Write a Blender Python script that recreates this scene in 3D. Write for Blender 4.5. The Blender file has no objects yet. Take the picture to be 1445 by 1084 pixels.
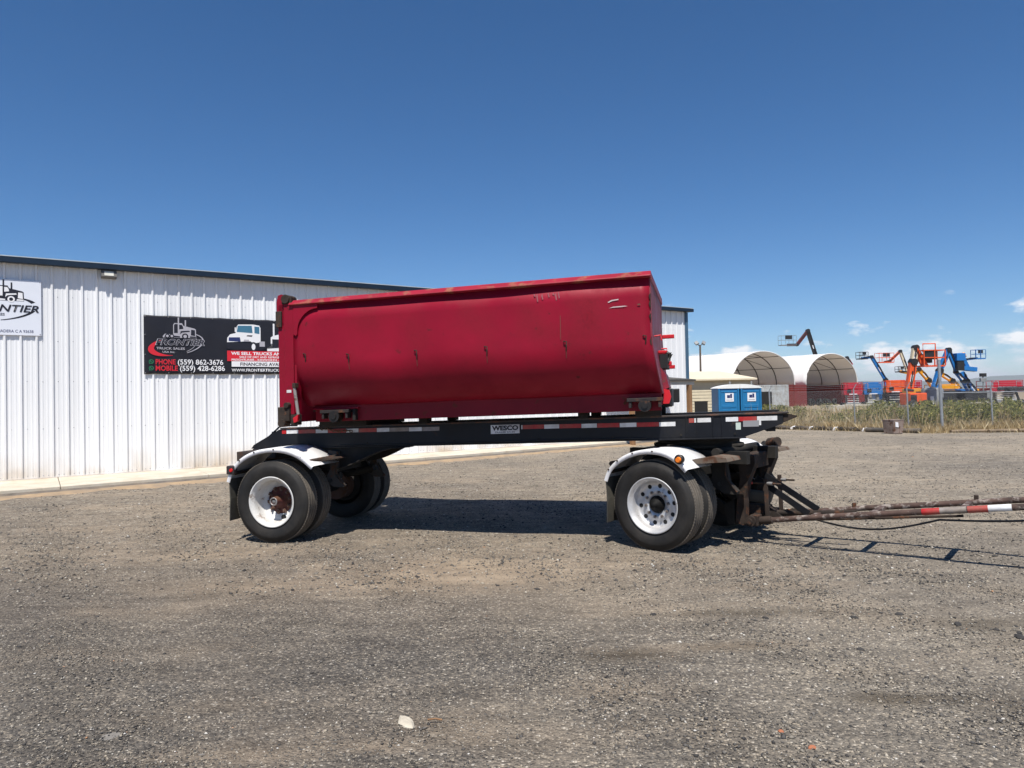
import bpy, math, random
import numpy as np
from mathutils import Matrix, Vector, Euler
rad = math.radians
random.seed(7); RNG = np.random.default_rng(7)
scene = bpy.context.scene
COL = scene.collection

# ------------------------------------------------------------------ camera
FPX, ROLL, PITCH, CAMH = 1002.0, 0.020, 0.0185, 1.77
cam = bpy.data.cameras.new('camera'); camo = bpy.data.objects.new('camera', cam); COL.objects.link(camo)
cam.sensor_fit = 'HORIZONTAL'; cam.sensor_width = 36.0; cam.lens = 36.0 * FPX / 1445.0
cam.clip_start = 0.05; cam.clip_end = 60000.0
F = Vector((0, math.cos(PITCH), math.sin(PITCH))); R0 = Vector((1, 0, 0)); U0 = R0.cross(F)
Rv = math.cos(ROLL) * R0 - math.sin(ROLL) * U0; Uv = math.cos(ROLL) * U0 + math.sin(ROLL) * R0
mw = Matrix((Rv, Uv, -F)).transposed().to_4x4(); mw.translation = (0, 0, CAMH)
camo.matrix_world = mw
scene.camera = camo

# ------------------------------------------------------------------ sun and sky
SUN_EL = rad(62.0)
SUN_H = Vector((-0.03, -1.0, 0)).normalized()               # horizontal direction towards the sun
to_sun = SUN_H * math.cos(SUN_EL) + Vector((0, 0, math.sin(SUN_EL)))
sl = bpy.data.lights.new('sun', 'SUN'); sl.energy = 5.0; sl.angle = rad(0.53); sl.color = (1.0, 0.95, 0.87)
so = bpy.data.objects.new('sun', sl); COL.objects.link(so)
so.rotation_euler = (-to_sun).to_track_quat('-Z', 'Y').to_euler(); so.location = (0, -20, 40)
world = bpy.data.worlds.new('World'); scene.world = world; world.use_nodes = True
wn = world.node_tree.nodes; wl = world.node_tree.links; wn.clear()
wout = wn.new('ShaderNodeOutputWorld')
sky = wn.new('ShaderNodeTexSky'); sky.sky_type = 'NISHITA'; sky.sun_disc = False
sky.sun_elevation = SUN_EL; sky.sun_rotation = math.atan2(SUN_H.x, SUN_H.y)
sky.altitude = 100; sky.air_density = 0.8; sky.dust_density = 0.0; sky.ozone_density = 6.0
bgs = wn.new('ShaderNodeBackground'); bgs.inputs['Strength'].default_value = 0.088
hsv = wn.new('ShaderNodeHueSaturation'); hsv.inputs['Saturation'].default_value = 1.19; wl.new(sky.outputs[0], hsv.inputs['Color'])
wl.new(hsv.outputs[0], bgs.inputs['Color'])
# low cumulus all round the horizon
tc = wn.new('ShaderNodeTexCoord'); sep = wn.new('ShaderNodeSeparateXYZ'); wl.new(tc.outputs['Generated'], sep.inputs[0])
def wmath(op, a, b=None, clamp=False):
    n = wn.new('ShaderNodeMath'); n.operation = op; n.use_clamp = clamp
    for i, x in enumerate((a, b)):
        if x is None: continue
        if isinstance(x, (int, float)): n.inputs[i].default_value = x
        else: wl.new(x, n.inputs[i])
    return n.outputs[0]
mp = wn.new('ShaderNodeMapping'); mp.inputs['Scale'].default_value = (15, 15, 38); mp.inputs['Location'].default_value = (3.1, 1.4, 0.0)
wl.new(tc.outputs['Generated'], mp.inputs[0])
cn = wn.new('ShaderNodeTexNoise'); cn.inputs['Scale'].default_value = 1.0; cn.inputs['Detail'].default_value = 9; cn.inputs['Roughness'].default_value = 0.56
wl.new(mp.outputs[0], cn.inputs['Vector'])
el = sep.outputs['Z']
# threshold rises with elevation, no cloud above about 7 degrees
thr = wmath('ADD', wmath('MULTIPLY', el, 2.5), 0.36)
den = wmath('MULTIPLY', wmath('SUBTRACT', cn.outputs['Fac'], thr), 9.0, True)
cut = wmath('MULTIPLY', wmath('SUBTRACT', 0.135, el), 24.0, True)
den = wmath('MULTIPLY', den, cut, True)
den = wmath('MULTIPLY', den, 0.96)
# soft grey bases from a second, lower-frequency look-up
cr = wn.new('ShaderNodeValToRGB'); cr.color_ramp.elements[0].position = 0.40; cr.color_ramp.elements[0].color = (0.66, 0.73, 0.83, 1)
cr.color_ramp.elements[1].position = 0.62; cr.color_ramp.elements[1].color = (0.96, 0.97, 0.99, 1)
wl.new(cn.outputs['Fac'], cr.inputs[0])
bgc = wn.new('ShaderNodeBackground'); bgc.inputs['Strength'].default_value = 0.88
wl.new(cr.outputs[0], bgc.inputs['Color'])
wmix = wn.new('ShaderNodeMixShader'); wl.new(den, wmix.inputs[0]); wl.new(bgs.outputs[0], wmix.inputs[1]); wl.new(bgc.outputs[0], wmix.inputs[2])
wl.new(wmix.outputs[0], wout.inputs[0])
scene.view_settings.view_transform = 'Standard'; scene.view_settings.look = 'None'
scene.view_settings.exposure = 0.36; scene.view_settings.gamma = 1.0; scene.view_settings.use_curve_mapping = False

# ------------------------------------------------------------------ materials
MATS = {}
def M(name, col, rough=0.55, metal=0.0, var=0.10, scale=3.0, bump=0.0, bscale=60.0, rust=0.0, rscale=5.0,
      rustcol=(0.085, 0.035, 0.016), stretch=1.0, coat=0.0, dirt=0.0, dirtcol=(0.20, 0.155, 0.11), spec=0.5):
    if name in MATS: return MATS[name]
    m = bpy.data.materials.new(name); m.use_nodes = True; MATS[name] = m
    N = m.node_tree.nodes; L = m.node_tree.links
    b = N['Principled BSDF']; b.inputs['Roughness'].default_value = rough; b.inputs['Metallic'].default_value = metal
    b.inputs['Specular IOR Level'].default_value = spec
    b.inputs['Coat Weight'].default_value = coat
    b.inputs['Coat Roughness'].default_value = 0.25
    t = N.new('ShaderNodeTexCoord')
    mpn = N.new('ShaderNodeMapping'); mpn.inputs['Scale'].default_value = (1, 1, stretch); L.new(t.outputs['Object'], mpn.inputs[0])
    n = N.new('ShaderNodeTexNoise'); n.inputs['Scale'].default_value = scale; n.inputs['Detail'].default_value = 6; L.new(mpn.outputs[0], n.inputs['Vector'])
    mx = N.new('ShaderNodeMix'); mx.data_type = 'RGBA'
    mx.inputs[6].default_value = (*[c * (1 - var) for c in col], 1); mx.inputs[7].default_value = (*[min(1, c * (1 + var)) for c in col], 1)
    mr = N.new('ShaderNodeMapRange'); mr.inputs[1].default_value = 0.3; mr.inputs[2].default_value = 0.7; L.new(n.outputs['Fac'], mr.inputs[0])
    L.new(mr.outputs[0], mx.inputs[0])
    colour = mx.outputs[2]; rsock = None
    def layer(amount, sc, c, rgh, edge=0.05, det=8):
        nonlocal colour, rsock
        n2 = N.new('ShaderNodeTexNoise'); n2.inputs['Scale'].default_value = sc; n2.inputs['Detail'].default_value = det; n2.inputs['Roughness'].default_value = 0.62
        L.new(mpn.outputs[0], n2.inputs['Vector'])
        r2 = N.new('ShaderNodeMapRange'); r2.inputs[1].default_value = 0.72 - 0.42 * amount - edge; r2.inputs[2].default_value = 0.72 - 0.42 * amount + edge
        L.new(n2.outputs['Fac'], r2.inputs[0])
        nv = N.new('ShaderNodeTexNoise'); nv.inputs['Scale'].default_value = 45; L.new(t.outputs['Object'], nv.inputs['Vector'])
        cv = N.new('ShaderNodeMix'); cv.data_type = 'RGBA'; cv.inputs[6].default_value = (*[x * 0.6 for x in c], 1); cv.inputs[7].default_value = (*[x * 1.5 for x in c], 1)
        L.new(nv.outputs['Fac'], cv.inputs[0])
        m2 = N.new('ShaderNodeMix'); m2.data_type = 'RGBA'; L.new(r2.outputs[0], m2.inputs[0]); L.new(colour, m2.inputs[6]); L.new(cv.outputs[2], m2.inputs[7])
        colour = m2.outputs[2]
        m3 = N.new('ShaderNodeMix'); L.new(r2.outputs[0], m3.inputs[0])
        if rsock is None: m3.inputs[2].default_value = rough
        else: L.new(rsock, m3.inputs[2])
        m3.inputs[3].default_value = rgh; rsock = m3.outputs[0]
    if dirt > 0: layer(dirt, 2.3, dirtcol, 0.9, 0.22)
    if rust > 0: layer(rust, rscale, rustcol, 0.88)
    L.new(colour, b.inputs['Base Color'])
    if rsock is not None: L.new(rsock, b.inputs['Roughness'])
    if bump > 0:
        nb = N.new('ShaderNodeTexNoise'); nb.inputs['Scale'].default_value = bscale; nb.inputs['Detail'].default_value = 4; L.new(mpn.outputs[0], nb.inputs['Vector'])
        bp = N.new('ShaderNodeBump'); bp.inputs['Strength'].default_value = 1.0; bp.inputs['Distance'].default_value = bump
        L.new(nb.outputs['Fac'], bp.inputs['Height']); L.new(bp.outputs[0], b.inputs['Normal'])
    return m

def island_mat(name, stops, rough=0.9, bump=0.0, trans=0.0):
    m = bpy.data.materials.new(name); m.use_nodes = True; MATS[name] = m
    N = m.node_tree.nodes; L = m.node_tree.links; b = N['Principled BSDF']
    b.inputs['Roughness'].default_value = rough; b.inputs['Specular IOR Level'].default_value = 0.25
    g = N.new('ShaderNodeNewGeometry'); r = N.new('ShaderNodeValToRGB'); r.color_ramp.interpolation = 'LINEAR'
    while len(r.color_ramp.elements) < len(stops): r.color_ramp.elements.new(0.5)
    for e, (p, c) in zip(r.color_ramp.elements, stops): e.position = p; e.color = (*c, 1)
    L.new(g.outputs['Random Per Island'], r.inputs[0]); L.new(r.outputs[0], b.inputs['Base Color'])
    if trans > 0:
        tr = N.new('ShaderNodeBsdfTranslucent'); L.new(r.outputs[0], tr.inputs[0]); mxs = N.new('ShaderNodeMixShader'); mxs.inputs[0].default_value = trans
        L.new(b.outputs[0], mxs.inputs[1]); L.new(tr.outputs[0], mxs.inputs[2]); L.new(mxs.outputs[0], N['Material Output'].inputs[0])
    return m

red_paint = M('red_paint', (0.265, 0.0055, 0.023), 0.36, var=0.12, scale=1.6, rust=0.05, rscale=7, bump=0.006, bscale=2.2, dirt=0.24, dirtcol=(0.185, 0.004, 0.015), rustcol=(0.07, 0.012, 0.012), spec=0.22)
red_rail = M('red_rail_worn', (0.29, 0.011, 0.028), 0.5, var=0.15, scale=4, rust=0.36, rscale=5, rustcol=(0.26, 0.085, 0.055), spec=0.3)
red_bright = M('red_bright', (0.55, 0.012, 0.022), 0.45, var=0.08)
black_frame = M('black_frame_paint', (0.0075, 0.0085, 0.012), 0.42, var=0.3, scale=5, rust=0.10, rscale=8, rustcol=(.05,.03,.02), dirt=0.12, dirtcol=(0.022, 0.02, 0.018), spec=0.3)
black_dusty = M('black_dusty', (0.012, 0.0115, 0.011), 0.75, var=0.3, scale=6, dirt=0.3, dirtcol=(0.045, 0.038, 0.03), spec=0.3)
rusty = M('rusty_steel', (0.050, 0.034, 0.026), 0.85, var=0.5, scale=7, rust=0.28, rscale=13, rustcol=(0.115, 0.048, 0.024), bump=0.003, bscale=70, dirt=0.35, dirtcol=(0.022, 0.019, 0.017), spec=0.3)
rust_pipe = M('rust_pipe_worn_white', (0.075, 0.044, 0.034), 0.8, var=0.5, scale=8, rust=0.36, rscale=9, rustcol=(0.30, 0.26, 0.23), bump=0.0015, bscale=80)
rubber = M('tyre_rubber', (0.0125, 0.012, 0.012), 0.62, var=0.25, scale=10, dirt=0.22, dirtcol=(0.040, 0.035, 0.030), bump=0.0015, bscale=50, spec=0.35)
tread_rub = M('tyre_tread', (0.095, 0.085, 0.072), 0.9, var=0.3, scale=14, dirt=0.4, dirtcol=(0.15, 0.125, 0.098))
flap_rub = M('flap_rubber', (0.030, 0.028, 0.024), 0.8, var=0.3, dirt=0.35, dirtcol=(0.12, 0.11, 0.085))
white_wheel = M('white_wheel_paint', (0.68, 0.68, 0.67), 0.38, var=0.10, rust=0.17, rscale=9, rustcol=(0.20, 0.13, 0.09), dirt=0.34, dirtcol=(0.40, 0.38, 0.35))
alu_wheel = M('aluminium_wheel', (0.62, 0.63, 0.65), 0.32, metal=0.45, var=0.10, scale=8, rust=0.10, rscale=10, rustcol=(.12, .10, .09), dirt=0.25, dirtcol=(0.36, 0.34, 0.32))
white_fender = M('white_fender_paint', (0.80, 0.80, 0.82), 0.42, var=0.05, rust=0.12, rscale=8, rustcol=(0.04, 0.05, 0.09), dirt=0.26, dirtcol=(0.46, 0.43, 0.39))
hub_red = M('hub_red_oxide', (0.085, 0.018, 0.014), 0.75, var=0.3, rust=0.4, rscale=12)
hub_black = M('hub_black', (0.012, 0.012, 0.012), 0.5, var=0.3)
steel = M('dull_steel', (0.32, 0.31, 0.30), 0.5, metal=0.6, var=0.2, rust=0.25, rscale=15)
tape_red = M('tape_red', (0.42, 0.012, 0.014), 0.35, var=0.15, scale=20, dirt=0.2)
tape_white = M('tape_white', (0.72, 0.73, 0.74), 0.35, var=0.12, scale=15, dirt=0.15)
tape_old = M('tape_worn', (0.30, 0.28, 0.28), 0.6, var=0.3, scale=15, dirt=0.4)
lamp_red = M('lamp_red', (0.55, 0.01, 0.01), 0.2, coat=0.5)
lamp_amber = M('lamp_amber', (0.85, 0.20, 0.01), 0.2, coat=0.5)
white_panel = M('white_wall_panel', (0.775, 0.785, 0.80), 0.42, var=0.03, scale=1.2, stretch=0.3)
def base_dirt(m, col, z0, z1, amt):
    N = m.node_tree.nodes; L = m.node_tree.links; b = N['Principled BSDF']; src = b.inputs['Base Color'].links[0].from_socket
    g = N.new('ShaderNodeNewGeometry'); sp = N.new('ShaderNodeSeparateXYZ'); L.new(g.outputs['Position'], sp.inputs[0])
    r = N.new('ShaderNodeMapRange'); r.inputs[1].default_value = z1; r.inputs[2].default_value = z0; r.inputs[3].default_value = 0; r.inputs[4].default_value = amt; L.new(sp.outputs['Z'], r.inputs[0])
    n = N.new('ShaderNodeTexNoise'); n.inputs['Scale'].default_value = 1.1; n.inputs['Detail'].default_value = 6; L.new(g.outputs['Position'], n.inputs['Vector'])
    r2 = N.new('ShaderNodeMapRange'); r2.inputs[1].default_value = .38; r2.inputs[2].default_value = .68; L.new(n.outputs['Fac'], r2.inputs[0])
    mu = N.new('ShaderNodeMath'); mu.operation = 'MULTIPLY'; L.new(r.outputs[0], mu.inputs[0]); L.new(r2.outputs[0], mu.inputs[1])
    mx = N.new('ShaderNodeMix'); mx.data_type = 'RGBA'; L.new(mu.outputs[0], mx.inputs[0]); L.new(src, mx.inputs[6]); mx.inputs[7].default_value = (*col, 1); L.new(mx.outputs[2], b.inputs['Base Color'])
_pn = white_panel.node_tree; _oi = _pn.nodes.new('ShaderNodeObjectInfo'); _mr = _pn.nodes.new('ShaderNodeMapRange'); _mr.inputs[3].default_value = .95; _mr.inputs[4].default_value = 1.05
_pn.links.new(_oi.outputs['Random'], _mr.inputs[0]); _mm = _pn.nodes.new('ShaderNodeMix'); _mm.data_type = 'RGBA'; _mm.blend_type = 'MULTIPLY'; _mm.inputs[0].default_value = 1
_b = _pn.nodes['Principled BSDF']; _pn.links.new(_b.inputs['Base Color'].links[0].from_socket, _mm.inputs[6]); _pn.links.new(_mr.outputs[0], _mm.inputs[7]); _pn.links.new(_mm.outputs[2], _b.inputs['Base Color'])
base_dirt(white_panel, (.44, .33, .20), .10, .75, .75)             # splashed soil at the foot of the wall
navy_trim = M('navy_trim', (0.008, 0.020, 0.040), 0.5, var=0.12, spec=0.3)
roof_metal = M('roof_metal', (0.42, 0.48, 0.52), 0.5, var=0.1)
screw_m = M('screw_steel', (0.22, 0.23, 0.25), 0.6)
banner_blk = M('banner_vinyl_black', (0.0125, 0.0115, 0.016), 0.42, var=0.15, bump=0.006, bscale=3.0)
sign_white = M('sign_white', (0.72, 0.75, 0.82), 0.4, var=0.02)
ink_black = M('ink_black', (0.010, 0.010, 0.018), 0.5, var=0.02)
ink_navy = M('ink_navy', (0.02, 0.03, 0.12), 0.5, var=0.02)
ink_white = M('ink_white', (0.78, 0.78, 0.80), 0.5, var=0.02)
ink_grey = M('ink_grey', (0.40, 0.39, 0.43), 0.5, var=0.02)
ink_red = M('ink_red', (0.62, 0.015, 0.03), 0.5, var=0.02)
ink_green = M('ink_green', (0.02, 0.20, 0.09), 0.5, var=0.02)
ink_blue = M('ink_glass_blue', (0.05, 0.16, 0.25), 0.4, var=0.1)
concrete = M('concrete_apron', (0.56, 0.51, 0.42), 0.85, var=0.10, scale=1.1, dirt=0.28, dirtcol=(0.38, 0.30, 0.21), bump=0.002, bscale=40)
old_asphalt = M('broken_asphalt', (0.10, 0.09, 0.08), 0.95, var=0.35, scale=5, bump=0.02, bscale=14, dirt=0.4)
sand = M('sand', (0.36, 0.25, 0.145), 0.95, var=0.18, scale=5, bump=0.01, bscale=20, dirt=0.35, dirtcol=(0.20, 0.16, 0.12))
wood = M('weathered_timber', (0.26, 0.14, 0.065), 0.8, var=0.3, scale=8, stretch=0.15)
galv = M('galvanised', (0.36, 0.38, 0.40), 0.45, metal=0.55, var=0.15, scale=8)
fabric = M('shelter_fabric', (0.90, 0.90, 0.89), 0.6, var=0.03, scale=0.6)
_fm = fabric.node_tree; _tb = _fm.nodes.new('ShaderNodeBsdfTranslucent'); _tb.inputs[0].default_value = (0.80, 0.74, 0.68, 1)
_mx = _fm.nodes.new('ShaderNodeMixShader'); _mx.inputs[0].default_value = 0.32
_fm.links.new(_fm.nodes['Principled BSDF'].outputs[0], _mx.inputs[1]); _fm.links.new(_tb.outputs[0], _mx.inputs[2]); _fm.links.new(_mx.outputs[0], _fm.nodes['Material Output'].inputs[0])
truss_m = M('truss_steel', (0.05, 0.045, 0.042), 0.7)
cont_red = M('box_container_red', (0.20, 0.018, 0.016), 0.6, var=0.2, rust=0.2, rscale=3)
cont_grey = M('box_container_grey', (0.42, 0.45, 0.46), 0.6, var=0.1, dirt=0.2)
beige = M('beige_siding', (0.56, 0.49, 0.35), 0.7, var=0.06)
beige_roof = M('beige_roof', (0.66, 0.58, 0.43), 0.7, var=0.06)
opening_shade = M('painted_opening_shade', (0.012, 0.012, 0.012), 0.9)  # near-black surface standing in for the shade inside holes and doorways
toilet_blue = M('toilet_blue', (0.014, 0.16, 0.36), 0.4, var=0.08)
toilet_white = M('toilet_roof_white', (0.80, 0.80, 0.78), 0.45, var=0.04)
lift_orange = M('lift_orange', (0.72, 0.095, 0.018), 0.45, var=0.1)
lift_red = M('lift_red', (0.42, 0.012, 0.03), 0.45, var=0.1)
lift_blue = M('lift_blue', (0.012, 0.15, 0.44), 0.45, var=0.1)
lift_yellow = M('lift_yellow', (0.75, 0.32, 0.015), 0.45, var=0.1)
lift_cream = M('lift_cream', (0.62, 0.54, 0.38), 0.5, var=0.1)
lift_black = M('lift_black', (0.018, 0.018, 0.02), 0.5, var=0.2)
lift_grey = M('lift_grey', (0.22, 0.23, 0.24), 0.55, var=0.15)
lime = M('lime_cover', (0.55, 0.80, 0.03), 0.6, var=0.1)
white_block = M('pale_concrete', (0.52, 0.49, 0.42), 0.9, var=0.12, scale=1.5, dirt=0.3)
hose_m = M('black_hose', (0.016, 0.016, 0.016), 0.45, var=0.2)
chain_m = M('rusty_chain', (0.16, 0.10, 0.055), 0.8, var=0.4, scale=20)
wattle_blk = M('black_tube_plastic', (0.03, 0.03, 0.03), 0.6, var=0.3, dirt=0.3)
drum_m = M('rusted_drum', (0.26, 0.20, 0.17), 0.85, var=0.3, rust=0.35, rscale=6)

# ------------------------------------------------------------------ mesh helpers
class MB:
    def __init__(s): s.v = []; s.f = []; s.sm = []
    def add(s, vs, fs, smooth=False):
        o = len(s.v); s.v += [tuple(x) for x in vs]
        for f in fs: s.f.append(tuple(i + o for i in f)); s.sm.append(smooth)
        return s
    def bx(s, x0, x1, y0, y1, z0, z1):
        return s.add([(x0,y0,z0),(x1,y0,z0),(x1,y1,z0),(x0,y1,z0),(x0,y0,z1),(x1,y0,z1),(x1,y1,z1),(x0,y1,z1)],
              [(0,3,2,1),(4,5,6,7),(0,1,5,4),(1,2,6,5),(2,3,7,6),(3,0,4,7)])
    def beam(s, p0, p1, w, h, up=(0,0,1), w1=None, h1=None):
        p0 = Vector(p0); p1 = Vector(p1); d = (p1 - p0).normalized(); up = Vector(up)
        if abs(d.dot(up)) > 0.98: up = Vector((1, 0, 0))
        r = d.cross(up).normalized(); u = r.cross(d)
        w1 = w if w1 is None else w1; h1 = h if h1 is None else h1; vs = []
        for p, a, b in ((p0, w / 2, h / 2), (p1, w1 / 2, h1 / 2)):
            for i, j in ((-1,-1),(1,-1),(1,1),(-1,1)): vs.append(p + r * i * a + u * j * b)
        return s.add(vs, [(0,1,2,3),(7,6,5,4),(0,4,5,1),(1,5,6,2),(2,6,7,3),(3,7,4,0)])
    def cyl(s, p0, p1, r, r1=None, n=12, caps=True, smooth=True):
        p0 = Vector(p0); p1 = Vector(p1); d = (p1 - p0).normalized(); a = Vector((0,0,1)) if abs(d.z) < 0.9 else Vector((1,0,0))
        x = d.cross(a).normalized(); y = d.cross(x); r1 = r if r1 is None else r1; vs = []
        for p, q in ((p0, r), (p1, r1)):
            for i in range(n):
                t = 2 * math.pi * i / n; vs.append(p + x * math.cos(t) * q + y * math.sin(t) * q)
        s.add(vs, [(i, (i+1) % n, n + (i+1) % n, n + i) for i in range(n)], smooth)
        if caps: s.add(vs, [tuple(range(n))[::-1], tuple(range(n, 2*n))])
        return s
    def tube(s, pts, r, n=6):
        pts = [Vector(p) for p in pts]; o = []
        for k, p in enumerate(pts):
            d = (pts[min(k+1, len(pts)-1)] - pts[max(k-1, 0)]).normalized(); a = Vector((0,0,1)) if abs(d.z) < 0.9 else Vector((1,0,0))
            x = d.cross(a).normalized(); y = d.cross(x)
            o += [p + x * math.cos(2*math.pi*i/n) * r + y * math.sin(2*math.pi*i/n) * r for i in range(n)]
        fs = [(k*n+i, k*n+(i+1)%n, (k+1)*n+(i+1)%n, (k+1)*n+i) for k in range(len(pts)-1) for i in range(n)]
        s.add(o, fs, True); m = len(pts)-1
        return s.add(o, [tuple(range(n))[::-1], tuple(range(m*n, m*n+n))])
    def prism(s, poly, y0, y1, plane='xz', smooth=False):
        n = len(poly)
        def mk(a, b, y): return (a, y, b) if plane == 'xz' else ((y, a, b) if plane == 'yz' else (a, b, y))
        vs = [mk(a, b, y0) for a, b in poly] + [mk(a, b, y1) for a, b in poly]
        s.add(vs, [tuple(range(n)), tuple(range(n, 2*n))[::-1]])
        return s.add(vs, [(i, n+i, n+(i+1)%n, (i+1)%n) for i in range(n)], smooth)
    def lathe(s, prof, n=48, c=(0,0,0), smooth=True):         # prof: (radius, y); axis along y
        vs = []
        for r, y in prof:
            for i in range(n):
                t = 2*math.pi*i/n; vs.append((c[0] + r*math.cos(t), c[1] + y, c[2] + r*math.sin(t)))
        return s.add(vs, [(k*n+i, k*n+(i+1)%n, (k+1)*n+(i+1)%n, (k+1)*n+i) for k in range(len(prof)-1) for i in range(n)], smooth)
    def strip(s, secs, closed=False, smooth=True):            # list of equal-length sections
        n = len(secs[0]); vs = [p for q in secs for p in q]
        m = n if closed else n - 1
        return s.add(vs, [(k*n+i, k*n+(i+1)%n, (k+1)*n+(i+1)%n, (k+1)*n+i) for k in range(len(secs)-1) for i in range(m)], smooth)
    def shear(s, k): s.v = [(x, y, z + k*x) for x, y, z in s.v]; return s
    def move(s, dx, dy, dz): s.v = [(x+dx, y+dy, z+dz) for x, y, z in s.v]; return s
    def xf(s, m): s.v = [tuple(m @ Vector(p)) for p in s.v]; return s
    def mesh(s, name, mat):
        me = bpy.data.meshes.new(name); me.from_pydata(s.v, [], s.f)
        me.polygons.foreach_set('use_smooth', s.sm); me.materials.append(mat); me.update(); return me
    def build(s, name, mat, parent=None, bevel=0.0, fix=True):
        me = s.mesh(name, mat)
        if fix:
            import bmesh
            b = bmesh.new(); b.from_mesh(me); bmesh.ops.recalc_face_normals(b, faces=b.faces); b.to_mesh(me); b.free()
        o = bpy.data.objects.new(name, me); COL.objects.link(o); o.parent = parent
        if bevel > 0:
            md = o.modifiers.new('bevel', 'BEVEL'); md.width = bevel; md.segments = 2; md.limit_method = 'ANGLE'; md.angle_limit = rad(40)
        return o
def tag(o, label=None, cat=None, group=None, kind=None):
    if label: o['label'] = label
    if cat: o['category'] = cat
    if group: o['group'] = group
    if kind: o['kind'] = kind
    return o
def empty(name, loc, rz=0.0, label=None, cat=None, group=None):
    o = bpy.data.objects.new(name, None); o.empty_display_size = 0.2; COL.objects.link(o); o.location = loc; o.rotation_euler = (0, 0, rz)
    return tag(o, label, cat, group)
def copy_tree(o, parent=None):
    c = o.copy(); COL.objects.link(c); c.parent = parent
    for ch in list(o.children): copy_tree(ch, c)
    return c
def rawmesh(name, V, Fc, mat, parent=None, smooth=False):
    V = np.asarray(V, np.float32).reshape(-1, 3); Fc = np.asarray(Fc, np.int32); k = Fc.shape[1]
    me = bpy.data.meshes.new(name); me.vertices.add(len(V)); me.vertices.foreach_set('co', V.ravel())
    me.loops.add(Fc.size); me.loops.foreach_set('vertex_index', Fc.ravel()); me.polygons.add(len(Fc))
    me.polygons.foreach_set('loop_start', np.arange(0, Fc.size, k, dtype=np.int32)); me.polygons.foreach_set('loop_total', np.full(len(Fc), k, np.int32))
    if smooth: me.polygons.foreach_set('use_smooth', np.ones(len(Fc), bool))
    me.update(calc_edges=True); me.validate(); me.materials.append(mat)
    o = bpy.data.objects.new(name, me); COL.objects.link(o); o.parent = parent; return o
def lettering(s, x0, x1, z0, h, y, mat, parent, name='lettering', shear=0.0, bold=0.0, spacing=1.0):
    """flat printed line: starts at x0, fitted to end at x1 (None keeps natural width), cap height h, on plane y facing -y"""
    cu = bpy.data.curves.new(name, 'FONT'); cu.body = s; cu.size = 1.0; cu.shear = shear; cu.offset = bold; cu.space_character = spacing
    cu.resolution_u = 3; tmp = bpy.data.objects.new('tmp', cu); COL.objects.link(tmp)
    bpy.context.view_layer.update()
    me = bpy.data.meshes.new_from_object(tmp.evaluated_get(bpy.context.evaluated_depsgraph_get()))
    bpy.data.objects.remove(tmp); bpy.data.curves.remove(cu)
    co = np.array([v.co[:] for v in me.vertices]); lo = co.min(0); hi = co.max(0)
    cap = 0.70 + 2 * bold
    sz = h / cap; sx = sz if x1 is None else (x1 - x0) / (hi[0] - lo[0])
    for v in me.vertices:
        v.co = (x0 + (v.co.x - lo[0]) * sx, y, z0 + (v.co.y + bold) * sz)
    me.materials.clear(); me.materials.append(mat); me.name = name
    o = bpy.data.objects.new(name, me); COL.objects.link(o); o.parent = parent; return o
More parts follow.
